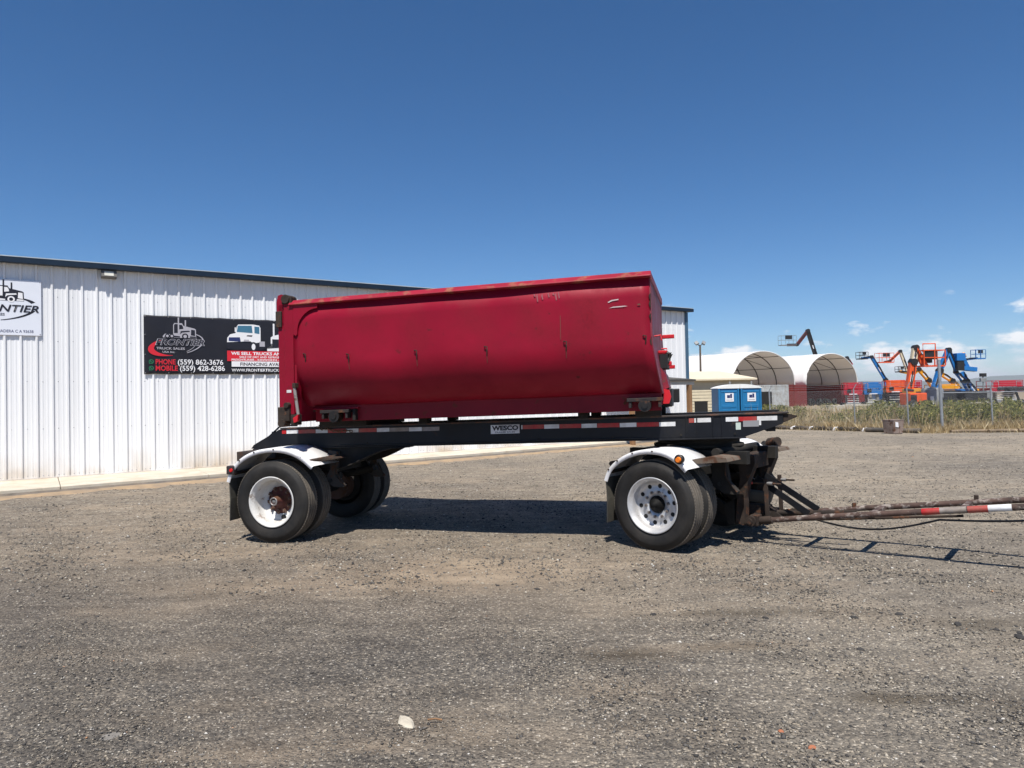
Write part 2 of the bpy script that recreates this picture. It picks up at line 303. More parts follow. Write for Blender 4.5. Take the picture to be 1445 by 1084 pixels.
# ================================================================== THE SETTING
GZ = -0.03
def gravel_material():
    m = bpy.data.materials.new('gravel_yard'); m.use_nodes = True; N = m.node_tree.nodes; L = m.node_tree.links
    b = N['Principled BSDF']; b.inputs['Roughness'].default_value = 0.95; b.inputs['Specular IOR Level'].default_value = 0.2
    t = N.new('ShaderNodeTexCoord').outputs['Object']
    def noise(sc, det=4, rough=0.55, vec=None):
        n = N.new('ShaderNodeTexNoise'); n.inputs['Scale'].default_value = sc; n.inputs['Detail'].default_value = det; n.inputs['Roughness'].default_value = rough
        L.new(vec or t, n.inputs['Vector']); return n.outputs['Fac']
    def rng(x, a, b_, lo=0.0, hi=1.0):
        r = N.new('ShaderNodeMapRange'); r.inputs[1].default_value = a; r.inputs[2].default_value = b_; r.inputs[3].default_value = lo; r.inputs[4].default_value = hi; L.new(x, r.inputs[0]); return r.outputs[0]
    def mixc(f, a, c, blend='MIX'):
        x = N.new('ShaderNodeMix'); x.data_type = 'RGBA'; x.blend_type = blend
        for i, q in ((0, f), (6, a), (7, c)):
            if isinstance(q, (int, float)): x.inputs[i].default_value = q
            elif isinstance(q, tuple): x.inputs[i].default_value = (*q, 1)
            else: L.new(q, x.inputs[i])
        return x.outputs[2]
    def mul(a, c):
        x = N.new('ShaderNodeMath'); x.operation = 'MULTIPLY'
        for i, q in enumerate((a, c)):
            if isinstance(q, (int, float)): x.inputs[i].default_value = q
            else: L.new(q, x.inputs[i])
        return x.outputs[0]
    # stones
    v = N.new('ShaderNodeTexVoronoi'); v.inputs['Scale'].default_value = 62; v.inputs['Randomness'].default_value = 1.0; L.new(t, v.inputs['Vector'])
    sepc = N.new('ShaderNodeSeparateColor'); L.new(v.outputs['Color'], sepc.inputs[0])
    ramp = N.new('ShaderNodeValToRGB'); E = ramp.color_ramp.elements
    st = [(0.0, (0.045, 0.043, 0.042)), (0.30, (0.095, 0.089, 0.082)), (0.58, (0.165, 0.152, 0.135)), (0.80, (0.26, 0.230, 0.190)), (0.93, (0.39, 0.34, 0.27)), (1.0, (0.60, 0.565, 0.50))]
    while len(E) < len(st): E.new(0.5)
    for e, (p, c) in zip(E, st): e.position = p; e.color = (*c, 1)
    L.new(sepc.outputs[0], ramp.inputs[0])
    # between the stones
    d2 = rng(v.outputs['Distance'], 0.35, 0.62)
    fine = mixc(noise(240, 2), (0.050, 0.045, 0.040), (0.18, 0.160, 0.135))
    base = mixc(mul(d2, 0.7), ramp.outputs[0], fine)
    # soil patches: large drifts of tan fines and of dark asphalt millings
    big = noise(0.22, 5, 0.6); mid = noise(0.9, 5, 0.6)
    mp2 = N.new('ShaderNodeMapping'); mp2.inputs['Scale'].default_value = (0.25, 1.0, 1.0); mp2.inputs['Rotation'].default_value = (0, 0, rad(-8)); L.new(t, mp2.inputs[0])
    track = noise(0.75, 4, 0.5, mp2.outputs[0])
    soil = mixc(noise(90, 3), (0.235, 0.187, 0.137), (0.385, 0.312, 0.233))
    f_soil = mul(rng(track, 0.47, 0.66), rng(mid, 0.35, 0.62))
    # a wide worn drive lane of browner fines around the trailer
    sp = N.new('ShaderNodeSeparateXYZ'); L.new(t, sp.inputs[0])
    lane = mul(rng(sp.outputs['Y'], 4.8, 7.2), rng(big, 0.22, 0.55, 0.35, 1.0))
    col = mixc(mul(f_soil, 0.72), base, soil)
    col = mixc(mul(lane, 0.38), col, soil)
    for px, py, sx, sy, am in ((.70, 4.86, .5, .16, .9), (2.20, 4.10, .45, .11, .9), (2.9, 4.0, .5, .22, .7), (1.9, 5.75, .7, .14, .7), (3.5, 5.35, .55, .22, .8), (1.5, 5.0, .4, .12, .6)):      # oil and damp stains
        a1 = N.new('ShaderNodeVectorMath'); a1.operation = 'SUBTRACT'; L.new(t, a1.inputs[0]); a1.inputs[1].default_value = (px, py, 0)
        a2 = N.new('ShaderNodeVectorMath'); a2.operation = 'MULTIPLY'; L.new(a1.outputs[0], a2.inputs[0]); a2.inputs[1].default_value = (1/sx, 1/sy, 0)
        a3 = N.new('ShaderNodeVectorMath'); a3.operation = 'LENGTH'; L.new(a2.outputs[0], a3.inputs[0])
        a4 = N.new('ShaderNodeMath'); a4.operation = 'MULTIPLY_ADD'; L.new(noise(4.0, 5, .65), a4.inputs[0]); a4.inputs[1].default_value = 1.1; L.new(a3.outputs['Value'], a4.inputs[2])
        col = mixc(mul(rng(a4.outputs[0], 1.7, .8), am), col, (.055, .043, .030))
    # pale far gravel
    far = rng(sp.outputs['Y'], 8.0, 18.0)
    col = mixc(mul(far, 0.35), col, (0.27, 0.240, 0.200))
    # cleaner pale crushed stone towards the drawbar side of the yard, charcoal millings on the other
    wob = N.new('ShaderNodeMath'); wob.operation = 'MULTIPLY_ADD'; L.new(mid, wob.inputs[0]); wob.inputs[1].default_value = 3.0; L.new(sp.outputs['X'], wob.inputs[2])
    pale = rng(wob.outputs[0], 0.8, 5.2); col = mixc(mul(pale, 0.26), col, (0.36, 0.325, 0.27))
    dkl = mul(rng(wob.outputs[0], 3.2, -2.5), rng(sp.outputs['Y'], 7.4, 5.2)); col = mixc(mul(dkl, 0.36), col, (0.058, 0.056, 0.056))
    # drifts of tan fines
    for px, py, sx, sy, am in ((-0.85, 7.1, 1.5, 0.7, .9), (-2.6, 6.9, 1.2, .35, .6), (-3.6, 8.4, 1.6, .5, .5), (2.4, 6.5, .9, .2, .4), (-1.35, 3.62, .5, .16, .5), (-.72, 3.68, .28, .10, .5), (.6, 4.3, .5, .25, .35), (1.3, 5.0, 1.0, .12, .3)):
        a1 = N.new('ShaderNodeVectorMath'); a1.operation = 'SUBTRACT'; L.new(t, a1.inputs[0]); a1.inputs[1].default_value = (px, py, 0)
        a2 = N.new('ShaderNodeVectorMath'); a2.operation = 'MULTIPLY'; L.new(a1.outputs[0], a2.inputs[0]); a2.inputs[1].default_value = (1/sx, 1/sy, 0)
        a3 = N.new('ShaderNodeVectorMath'); a3.operation = 'LENGTH'; L.new(a2.outputs[0], a3.inputs[0])
        a4 = N.new('ShaderNodeMath'); a4.operation = 'MULTIPLY_ADD'; L.new(noise(3.2, 5, .65), a4.inputs[0]); a4.inputs[1].default_value = 1.1; L.new(a3.outputs['Value'], a4.inputs[2])
        col = mixc(mul(rng(a4.outputs[0], 1.75, .7), am), col, soil)
    # dark oily millings
    dk = rng(noise(0.55, 5, 0.65), 0.60, 0.74)
    col = mixc(mul(dk, 0.45), col, (0.040, 0.034, 0.028))
    # broad brightness drift
    col = mixc(1.0, col, mixc(rng(big, 0.3, 0.7), (0.80, 0.80, 0.82), (1.27, 1.24, 1.19)), 'MULTIPLY')
    # coarser stones that still show from afar
    v2 = N.new('ShaderNodeTexVoronoi'); v2.inputs['Scale'].default_value = 17; v2.inputs['Randomness'].default_value = 1.0; L.new(t, v2.inputs['Vector'])
    s2 = N.new('ShaderNodeSeparateColor'); L.new(v2.outputs['Color'], s2.inputs[0])
    vd = mul(rng(v2.outputs['Distance'], .52, .40), rng(sp.outputs['Y'], 6.5, 12.0))
    col = mixc(mul(mul(rng(s2.outputs[0], .80, .86), vd), .75), col, (.40, .37, .31)); col = mixc(mul(mul(rng(s2.outputs[1], .78, .84), vd), .6), col, (.055, .05, .045))
    mp3 = N.new('ShaderNodeMapping'); mp3.inputs['Scale'].default_value = (0.35, 1.0, 1.0); L.new(t, mp3.inputs[0])
    col = mixc(1.0, col, mixc(rng(noise(4.5, 6, .7, mp3.outputs[0]), .3, .7), (.68, .67, .66), (1.26, 1.25, 1.22)), 'MULTIPLY')
    L.new(col, b.inputs['Base Color'])
    h1 = rng(v.outputs['Distance'], 0.0, 0.6, 1.0, 0.0)
    hh = N.new('ShaderNodeMath'); hh.operation = 'MULTIPLY_ADD'; L.new(noise(25, 4), hh.inputs[0]); hh.inputs[1].default_value = 2.2; L.new(h1, hh.inputs[2])
    bp = N.new('ShaderNodeBump'); bp.inputs['Strength'].default_value = 0.85; bp.inputs['Distance'].default_value = 0.012; L.new(hh.outputs[0], bp.inputs['Height']); L.new(bp.outputs[0], b.inputs['Normal'])
    return m
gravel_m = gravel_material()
dirt_m = M('dry_dirt', (0.25, 0.20, 0.135), 0.95, var=0.2, scale=0.4, bump=0.02, bscale=3)

tag(rawmesh('ground', [(-16000, -3000, GZ), (16000, -3000, GZ), (16000, 22000, GZ), (-16000, 22000, GZ)], [(0, 1, 2, 3)], dirt_m), kind='structure')

def fence_y(x):                                   # inner edge of the weed strip
    if x < 12.2: return 46.0
    if x < 16.6: return 34.0 + (x - 12.2) * (28.45 - 34.0) / 4.4
    return 28.45 - 0.035 * (x - 16.6)
def zyard(x, y):
    return 0.010 * (np.sin(x * 1.7 + 0.6 * np.sin(y * 1.3)) * np.cos(y * 1.45 + 0.4) + 0.6 * np.sin(x * 3.9 + y * 2.7)) - 0.004
def yard():
    xs = np.arange(-34, 46.01, 0.4); ys = np.arange(-24, 46.01, 0.4)
    X, Y = np.meshgrid(xs, ys); Z = zyard(X, Y); V = np.stack([X, Y, Z], -1).reshape(-1, 3); nx = len(xs)
    fy = np.array([fence_y(x) for x in xs]) + 0.35 * np.sin(xs * 2.1) * 0.5
    q = []
    for j in range(len(ys) - 1):
        for i in range(nx - 1):
            if ys[j + 1] <= fy[i] + 0.2: a = j * nx + i; q.append((a, a + 1, a + 1 + nx, a + nx))
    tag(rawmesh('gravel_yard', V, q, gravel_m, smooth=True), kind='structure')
yard()

# loose stones lying on the yard
stone_m = island_mat('stone_mix', [(0.0, (0.04, 0.038, 0.038)), (0.26, (0.085, 0.08, 0.076)), (0.52, (0.155, 0.143, 0.128)), (0.74, (0.245, 0.218, 0.178)), (0.88, (0.36, 0.31, 0.24)), (0.975, (0.44, 0.405, 0.345)), (0.994, (0.58, 0.56, 0.52)), (1.0, (0.40, 0.22, 0.12))])
def stones(n, y0, y1, smin, smax, p, pale=False):
    u = RNG.random(n); y = y0 * (y1 / y0) ** (u ** 0.92)               # denser near the yard's front
    x = (RNG.random(n) * 2 - 1) * (0.80 * y + 0.6)
    s = smin * (smax / smin) ** (RNG.random(n) ** p)
    dens = np.sin(x * 0.9 + 1.3 * np.sin(y * 0.7)) * np.cos(y * 1.1 - 0.5 * x) + 0.5 * np.sin(2.3 * x + 1.7 * y)
    keep = RNG.random(n) < np.clip(0.72 + 0.35 * dens, 0.18, 1.0)
    if pale: keep &= RNG.random(n) < np.clip((x - .2 + .6*np.sin(y*1.9)) / 2.2, 0.03, 1.0)     # washed stone lies thicker on the drawbar side
    x, y, s = x[keep], y[keep], s[keep]; n = len(x)
    base = np.array([(1,0,0),(0,1,0),(-1,0,0),(0,-1,0),(0,0,1),(0,0,-1)], float)
    V = base[None] * (0.6 + 0.7 * RNG.random((n, 6, 1)))
    V[:, :, :2] += RNG.normal(0, 0.16, (n, 6, 2)); V *= s[:, None, None] * 0.5
    V[:, :, 2] *= (0.45 + 0.35 * RNG.random(n))[:, None]; V[:, :, 0] *= (0.8 + 0.7 * RNG.random(n))[:, None]
    a = RNG.random(n) * 6.283; ca, sa = np.cos(a)[:, None], np.sin(a)[:, None]
    X = V[:, :, 0] * ca - V[:, :, 1] * sa; Y = V[:, :, 0] * sa + V[:, :, 1] * ca
    V = np.stack([X + x[:, None], Y + y[:, None], V[:, :, 2] + (zyard(x, y) + s * 0.10)[:, None]], -1)
    f = np.array([(0,1,4),(1,2,4),(2,3,4),(3,0,4),(1,0,5),(2,1,5),(3,2,5),(0,3,5)])
    return V.reshape(-1, 3), (f[None] + (np.arange(n) * 6)[:, None, None]).reshape(-1, 3)
Va, Fa = stones(170000, 2.6, 13.0, 0.006, 0.017, 1.6)
Vb, Fb = stones(40000, 6.5, 32.0, 0.014, 0.042, 1.6)
Vc, Fc = stones(3000, 2.6, 12.0, 0.014, 0.030, 1.6); Vd, Fd = stones(60000, 2.6, 16.0, 0.011, 0.029, 1.2, True); Vc = np.concatenate([Vc, Vd]); Fc = np.concatenate([Fc, Fd + len(Vc) - len(Vd)])
Vb = np.concatenate([Vb, Vc]); Fb = np.concatenate([Fb, Fc + len(Vb) - len(Vc)])
tag(rawmesh('gravel', np.concatenate([Va, Vb]), np.concatenate([Fa, Fb + len(Va)]), stone_m), 'loose grey, tan and white gravel scattered over the yard', 'gravel', kind='stuff')

def rock(name, loc, size, mat, label, seed, group=None, flat=0.4):
    r = np.random.default_rng(seed); mb = MB(); n = 12; secs = []
    for k in range(6):
        t = math.pi * (0.02 + 0.96 * k / 5); secs.append([(math.sin(t) * math.cos(6.2832*i/n) * (0.8 + 0.4*r.random()) * size[0], math.sin(t) * math.sin(6.2832*i/n) * (0.8 + 0.4*r.random()) * size[1], -math.cos(t) * flat * size[0]) for i in range(n)])
    mb.strip(secs, True, False); mb.add(secs[0], [tuple(range(n))]); mb.add(secs[-1], [tuple(range(n))])
    o = mb.build(name, mat); o.location = (loc[0], loc[1], loc[2] + float(zyard(loc[0], loc[1]))); o.rotation_euler = (0, 0, seed * 0.7); tag(o, label, 'stone', group); return o
pale_stone = M('pale_stone', (0.50, 0.45, 0.36), 0.9, var=0.2, scale=14, bump=0.004, bscale=40)
grey_stone = M('grey_stone', (0.20, 0.185, 0.165), 0.95, var=0.2, scale=14, bump=0.004, bscale=40)
dark_clod = M('asphalt_clod', (0.045, 0.042, 0.04), 0.95, var=0.3, scale=14, bump=0.006, bscale=40)
brick_red = M('brick_orange', (0.38, 0.14, 0.07), 0.9, var=0.2)
rock('flat_stone', (-0.62, 3.94, 0.0), (0.085, 0.042), pale_stone, 'flat cream stone alone on the dark gravel, a twig beside it', 3, flat=0.22)
rock('flat_stone', (-1.62, 3.62, -0.012), (0.12, 0.085), grey_stone, 'wide flat grey stone sunk into the dark gravel', 5, flat=0.10)
rock('flat_stone', (-2.18, 3.82, -0.010), (0.07, 0.06), grey_stone, 'small flat grey stone half buried in dark gravel', 6, flat=0.10)
for i, (x, y, s) in enumerate([(3.55, 5.05, .06), (3.72, 4.95, .05), (3.9, 5.2, .07), (4.02, 4.85, .045), (3.3, 5.35, .05), (3.66, 4.62, .05), (2.35, 4.9, .04), (3.0, 5.6, .045), (3.95, 4.35, .045), (3.45, 3.95, .05), (1.95, 5.6, .04), (2.62, 5.55, .045), (1.1, 5.75, .04), (3.62, 5.15, .035), (3.8, 5.02, .04), (3.5, 5.22, .03), (3.95, 5.05, .05), (3.7, 5.3, .03), (3.86, 4.7, .035), (3.3, 4.1, .03), (3.6, 4.2, .035)]):
    rock('asphalt_clod', (x, y, 0.0), (s * .75, s * 0.5), dark_clod, 'dark broken clod of asphalt lying on the pale gravel', 20 + i, 'asphalt clods on the gravel', 0.55)
rock('brick_chip', (1.45, 3.55, 0.0), (0.022, 0.016), brick_red, 'small orange brick chip on the gravel', 41, 'orange brick chips on the gravel', 0.5)
rock('brick_chip', (1.36, 3.72, 0.0), (0.018, 0.014), brick_red, 'small orange brick chip on the gravel', 42, 'orange brick chips on the gravel', 0.5)
tw = MB().tube([(-0.50, 3.93, 0.010), (-0.46, 3.935, 0.013), (-0.42, 3.93, 0.008)], 0.005, 5).build('twig', wood); tag(tw, 'short brown twig next to the cream stone', 'twig')

# ------------------------------------------------------------------ metal building
WA = Vector((-11.5, 16.25, 0)); WT = Vector((0.830, 0.557, 0)); WN = Vector((0.557, -0.830, 0)); WR = math.atan2(0.557, 0.830)
SE, PW = 22.42, 0.9144; S0 = SE - 30 * PW
bld = empty('metal_building', WA, WR, 'long white ribbed metal building with navy eave trim', 'building')
def panel_mesh():
    pts = []
    def rib(c, w0, w1, h): pts.extend([(c - w0/2, 0), (c - w1/2, -h), (c + w1/2, -h), (c + w0/2, 0)])
    for k in range(3):
        c = 0.045 + k * PW / 3; rib(c, 0.066, 0.036, 0.042); rib(c + 0.105, 0.045, 0.022, 0.0055); rib(c + 0.205, 0.045, 0.022, 0.0055)
    pts = [(0.0, 0.0)] + pts + [(PW + 0.004, 0.0)]
    z0, z1 = 0.115, 5.10; mb = MB(); n = len(pts)
    mb.add([(x, y, z0) for x, y in pts] + [(x, y, z1) for x, y in pts], [(i, i+1, n+i+1, n+i) for i in range(n-1)])
    mb.add([(x, y + 0.0015, z0) for x, y in pts] + [(x, y + 0.0015, z1) for x, y in pts], [(n+i, n+i+1, i+1, i) for i in range(n-1)])
    return mb.mesh('wall_panel', white_panel)
pm = panel_mesh()
for i in range(30):
    o = bpy.data.objects.new('wall_panel', pm); COL.objects.link(o); o.parent = bld; o.location = (S0 + i * PW, -(i % 2) * 0.0012, 0)
mb = MB(); mb.bx(S0 + 0.02, SE - 0.02, 0.02, 18.0, 0.02, 5.05); mb.build('wall_core', white_panel, bld)
mb = MB()
for zz in (0.16, 1.25, 2.35, 3.30, 4.35):
    for i in range(90):
        for dx in (0.0, 0.10):
            x = S0 + 0.16 + i * PW / 3 + dx
            if x < SE - 0.05 and (zz < 0.3 or dx == 0.0): mb.cyl((x, 0.001, zz + 0.004*((i*7) % 3 - 1)), (x, -0.006, zz), 0.0115, n=6, smooth=False)
tag(mb.build('screws', screw_m, bld, fix=False), kind='stuff')
MB().prism([(0.06, 5.08), (-0.21, 5.065), (-0.23, 5.075), (-0.23, 5.185), (-0.195, 5.195), (0.06, 5.20)], S0 - 0.15, SE + 0.20, 'yz').build('eave_trim', navy_trim, bld)
mb = MB(); mb.add([(S0-.15, -0.22, 5.2), (SE+.2, -0.22, 5.2), (SE+.2, 9, 5.95), (S0-.15, 9, 5.95), (S0-.15, 18.2, 5.2), (SE+.2, 18.2, 5.2),
     (S0-.15, -0.22, 5.222), (SE+.2, -0.22, 5.222), (SE+.2, 9, 5.98), (S0-.15, 9, 5.98), (S0-.15, 18.2, 5.222), (SE+.2, 18.2, 5.222)],
     [(3,2,1,0),(4,5,2,3),(6,7,8,9),(9,8,11,10),(0,1,7,6),(5,4,10,11),(0,6,9,3),(3,9,10,4),(1,2,8,7),(2,5,11,8)]); mb.build('roof', roof_metal, bld)
for g0 in (S0 + .02, SE - .06): MB().prism([(0, 5.055), (9, 5.9), (18, 5.055)], g0, g0 + .04, 'yz').build('gable', white_panel, bld)
MB().bx(SE - 0.10, SE + 0.045, -0.048, 0.12, 0.11, 5.06).build('corner_trim', M('corner_trim_blue', (0.05, 0.11, 0.18), 0.45, var=0.1), bld)
MB().bx(S0, SE, -0.045, 0.03, 0.10, 0.125).build('base_trim', white_panel, bld)

# concrete apron in front of the wall: cast slabs with joints
def apron_off(s): return 2.25 - 0.078 * s if s > 0 else 2.25
apron = tag(empty('concrete_apron', WA, WR), kind='structure')
k = 0; s = -5.0
while s < 22.0:
    e = s + 2.95; a0, a1 = -apron_off(s), -apron_off(e)
    MB().add([(s,0.4,-.05),(e,0.4,-.05),(e,a1,-.05),(s,a0,-.05),(s,0.4,.10),(e,0.4,.10),(e,a1,.085),(s,a0,.085)], [(0,1,2,3),(4,7,6,5),(3,2,6,7),(0,4,5,1),(1,5,6,2),(0,3,7,4)]).build('slab', concrete, apron, bevel=0.01)
    s = e + 0.012
def edge_strip(name, w0, w1, z, mat, seed, j0, j1):
    r = np.random.default_rng(seed); ss = np.linspace(-6, 22.5, 260); A = []; B = []; C = []; na = nb = 0
    for s in ss:
        na = na * 0.7 + r.normal() * j0; nb = nb * 0.75 + r.normal() * j1
        o = apron_off(s); A.append((s, -(o + w0 + na), z * 0.2)); C.append((s, -(o + (w0 + w1) / 2), z)); B.append((s, -(o + w1 + nb), -0.012))
    mb = MB().strip([A, C, B], smooth=True); ob = mb.build(name, mat, None); ob.location = WA; ob.rotation_euler = (0, 0, WR); return tag(ob, kind='structure')
edge_strip('broken_asphalt_edge', -0.03, 0.42, 0.045, old_asphalt, 1, 0.0, 0.05)
edge_strip('sand_strip', 0.24, 1.0, 0.034, sand, 2, 0.04, 0.10)

# ------------------------------------------------------------------ banner, sign and lamp on the wall
def flat(poly, y, mat, parent, name):                              # printed shape: polygon (x, z) on plane y
    mb = MB(); mb.add([(a, y, b) for a, b in poly], [tuple(range(len(poly)))]); return mb.build(name, mat, parent, fix=False)
def ell(cx, cz, rx, rz, n=20, a0=0, a1=360): return [(cx + rx*math.cos(rad(a0+(a1-a0)*i/n)), cz + rz*math.sin(rad(a0+(a1-a0)*i/n))) for i in range(n if a1-a0 == 360 else n+1)]
def arc_band(cx, cz, rx, rz, t0, t1, w0, w1, y, mat, parent, name, rot=0.0):
    n = 28; o = []; inn = []; c, s_ = math.cos(rot), math.sin(rot)
    for i in range(n + 1):
        f = i / n; a = rad(t0 + (t1 - t0) * f); w = w0 + (w1 - w0) * f if not callable(w0) else w0(f)
        for lst, k in ((o, w / 2), (inn, -w / 2)):
            px, pz = (rx + k) * math.cos(a), (rz + k) * math.sin(a); lst.append((cx + px*c - pz*s_, y, cz + px*s_ + pz*c))
    mb = MB(); mb.strip([o, inn], smooth=False); return mb.build(name, mat, parent, fix=False)
def semi_logo(x, z, k, y, ink, dark, parent):
    """small side-on conventional tractor drawing; x,z lower left, k width"""
    P = lambda q: [(x + a * k, z + b * k) for a, b in q]
    flat(P([(0.30,.14),(.30,.46),(.335,.52),(.56,.52),(.60,.44),(.93,.36),(.97,.33),(.98,.05),(0,.05),(0,.10),(.06,.17),(.28,.15)]), y, ink, parent, 'tractor_print')
    flat(P([(.325,.20),(.325,.45),(.35,.49),(.44,.49),(.44,.20)]), y - .0012, dark, parent, 'tractor_print')
    flat(P([(.47,.32),(.47,.47),(.55,.47),(.59,.41),(.60,.34)]), y - .0012, dark, parent, 'tractor_print')
    flat(P([(.82,.14),(.83,.32),(.94,.31),(.95,.12)]), y - .0012, dark, parent, 'tractor_print')
    flat(P([(.50,.16),(.52,.27),(.78,.29),(.79,.25),(.56,.22)]), y - .0012, dark, parent, 'tractor_print')
    flat(P([(.03,.06),(.10,.13),(.30,.12),(.50,.10),(.50,.06)]), y - .0012, dark, parent, 'tractor_print')
    flat(P([(.78,.06),(.80,.11),(.97,.10),(.97,.06)]), y - .0013, dark, parent, 'tractor_print')
    for cx, r in ((.65,.095), (.13,.07), (.26,.07)):
        flat(ell(x + cx*k, z + .10*k, r*k, r*k), y - .0020, dark, parent, 'wheel_print'); flat(ell(x + cx*k, z + .10*k, r*k*.55, r*k*.55), y - .0028, ink, parent, 'wheel_print')
    for cx, top in ((.455,.70), (.66,.62)):
        flat(P([(cx-.02,.42 if cx > .5 else .16),(cx-.02,top),(cx+.02,top),(cx+.02,.42 if cx > .5 else .16)]), y - .0034, ink, parent, 'stack_print')

BX0, BX1, BZ0, BZ1, BY = 2.75, 7.05, 2.525, 4.02, -0.05
ban = empty('banner', WA + WT * 5.15 + Vector((0, 0, 2.525)), WR, 'black vinyl banner with phone numbers and white truck prints hung on the white wall', 'banner')
BO = (-5.15, 0, -2.525)
def on_banner(o):
    for v in o.data.vertices: v.co = (v.co.x + BO[0], v.co.y, v.co.z + BO[2])
    return o
def banner_y(x, z):                                                # slack vinyl pulled between its grommets
    a = (x - BX0) / (BX1 - BX0); c = (z - BZ0) / (BZ1 - BZ0); e = math.sin(math.pi * min(max(a,0),1)) ** .4 * math.sin(math.pi * min(max(c,0),1)) ** .4
    return BY - 0.010 * e * (1 + 0.5 * math.sin(7.3*x + 4.1*z) * math.sin(2.3*x - 5.7*z)) - 0.012 * math.exp(-((x - BX0) * 1.2 - (BZ1 - z) * 1.1) ** 2 * 14) * math.exp(-(x - BX0) * 1.4)
mb = MB(); nx, nz = 90, 30; g = []
for j in range(nz + 1):
    row = []
    for i in range(nx + 1):
        x = BX0 + (BX1 - BX0) * i / nx; z = BZ0 + (BZ1 - BZ0) * j / nz
        if j == nz: z -= 0.012 * abs(math.sin(math.pi * (x - BX0) / 0.6))
        if j == 0: z += 0.010 * abs(math.sin(math.pi * (x - BX0) / 0.6))
        row.append((x, banner_y(x, z), z))
    g.append(row)
mb.strip(g, smooth=True); vo = mb.build('vinyl_sheet', banner_blk, ban, fix=False); sd = vo.modifiers.new('thick', 'SOLIDIFY'); sd.thickness = 0.002; sd.offset = -1
on_banner(vo)
mb = MB()
for i in range(9):
    x = BX0 + 0.03 + i * (BX1 - BX0 - 0.06) / 8
    for z in (BZ0 + .035, BZ1 - .035): on_banner(MB().cyl((x, BY + .012, z), (x, BY - .022, z), 0.013, n=8).build('grommet', steel, ban))
for z in (BZ0 + .5, BZ0 + 1.0): on_banner(MB().cyl((BX0 + .025, BY + .012, z), (BX0 + .025, BY - .022, z), 0.013, n=8).build('grommet', steel, ban))
PY = BY - 0.027
before = set(bpy.data.objects)
lettering('PHONE', 3.01, 3.47, 2.775, 0.135, PY, ink_red, ban, bold=0.022); lettering('(559) 862-3676', 3.52, 4.62, 2.775, 0.135, PY, ink_white, ban, bold=0.016)
lettering('MOBILE', 3.01, 3.52, 2.615, 0.135, PY, ink_red, ban, bold=0.022); lettering('(559) 428-6286', 3.57, 4.66, 2.615, 0.135, PY, ink_white, ban, bold=0.016)
for z in (2.845, 2.68):
    arc_band(2.91, z, .048, .048, 0, 360, .014, .014, PY, ink_green, ban, 'phone_icon'); flat([(2.862, z-.062), (2.872, z-.028), (2.896, z-.046)], PY, ink_green, ban, 'phone_icon')
    arc_band(2.93, z + .02, .035, .035, 165, 285, .016, .016, PY, ink_green, ban, 'phone_icon')
# round logo: red crescent, silver ring, italic name, tractor
arc_band(3.52, 3.265, .62, .24, 118, 255, lambda f: .012 + .13 * math.sin(math.pi * min(1, f * 1.02)) ** 1.4, 0, PY, ink_red, ban, 'crescent_print', 0.18)
arc_band(3.54, 3.30, .60, .265, -75, 52, lambda f: .012 + .02 * math.sin(math.pi * f), 0, PY, ink_grey, ban, 'ring_print', 0.20)
arc_band(3.52, 3.30, .47, .25, -70, 50, .012, .012, PY, ink_grey, ban, 'ring_print', 0.26)
semi_logo(3.18, 3.42, .80, PY - .004, ink_grey, ink_black, ban)
lettering('FRONTIER', 3.0, 4.17, 3.265, 0.165, PY - .003, ink_grey, ban, shear=.28, bold=.045); lettering('FRONTIER', 3.018, 4.152, 3.276, 0.146, PY - .005, ink_black, ban, shear=.28, bold=.012)
lettering('TRUCK SALES', 3.03, 3.69, 3.155, 0.06, PY - .003, ink_grey, ban, bold=.02); lettering('USA Inc.', 3.17, 3.46, 3.07, 0.05, PY - .003, ink_grey, ban, bold=.02)
# white cab-over-bonnet truck print
P = lambda *q: [(4.70 + a, 3.16 + b) for a, b in q]
flat(P((.18,.02),(.02,.05),(.0,.12),(.0,.22),(.95,.22),(1.30,.20),(1.5,.20),(1.5,.10),(.98,.06),(.9,.02)), PY, ink_black, ban, 'truck_print')
flat(P((.02,.22),(.03,.34),(.10,.43),(.24,.47),(.27,.64),(.31,.70),(.70,.715),(.86,.69),(.89,.62),(.89,.24),(.70,.20),(.62,.26)), PY - .001, ink_white, ban, 'truck_print')
flat(P((.27,.50),(.30,.67),(.66,.68),(.68,.48)), PY - .002, ink_blue, ban, 'windscreen_print'); flat(P((.73,.48),(.73,.66),(.86,.655),(.86,.46)), PY - .002, ink_blue, ban, 'window_print')
flat(P((.06,.25),(.07,.35),(.35,.36),(.37,.24)), PY - .002, ink_navy, ban, 'grille_print'); flat(P((.44,.25),(.46,.30),(.58,.30),(.60,.25)), PY - .002, ink_grey, ban, 'headlamp_print')
flat(P((.52,.39),(.54,.42),(.68,.42),(.66,.38)), PY - .002, ink_black, ban, 'vent_print')
flat(P((.0,.05),(.0,.20),(.62,.20),(.60,.03)), PY - .002, ink_black, ban, 'bumper_print')
flat(ell(4.70 + .70, 3.16 + .11, .105, .13), PY - .003, ink_black, ban, 'wheel_print'); flat(ell(4.70 + .70, 3.16 + .11, .05, .085), PY - .004, ink_white, ban, 'wheel_print')
flat(P((.86,.12),(.86,.26),(1.0,.26),(1.0,.12)), PY - .003, ink_grey, ban, 'tank_print')
flat(P((.22,.50),(.22,.62),(.25,.62),(.25,.50)), PY - .003, ink_white, ban, 'mirror_print')
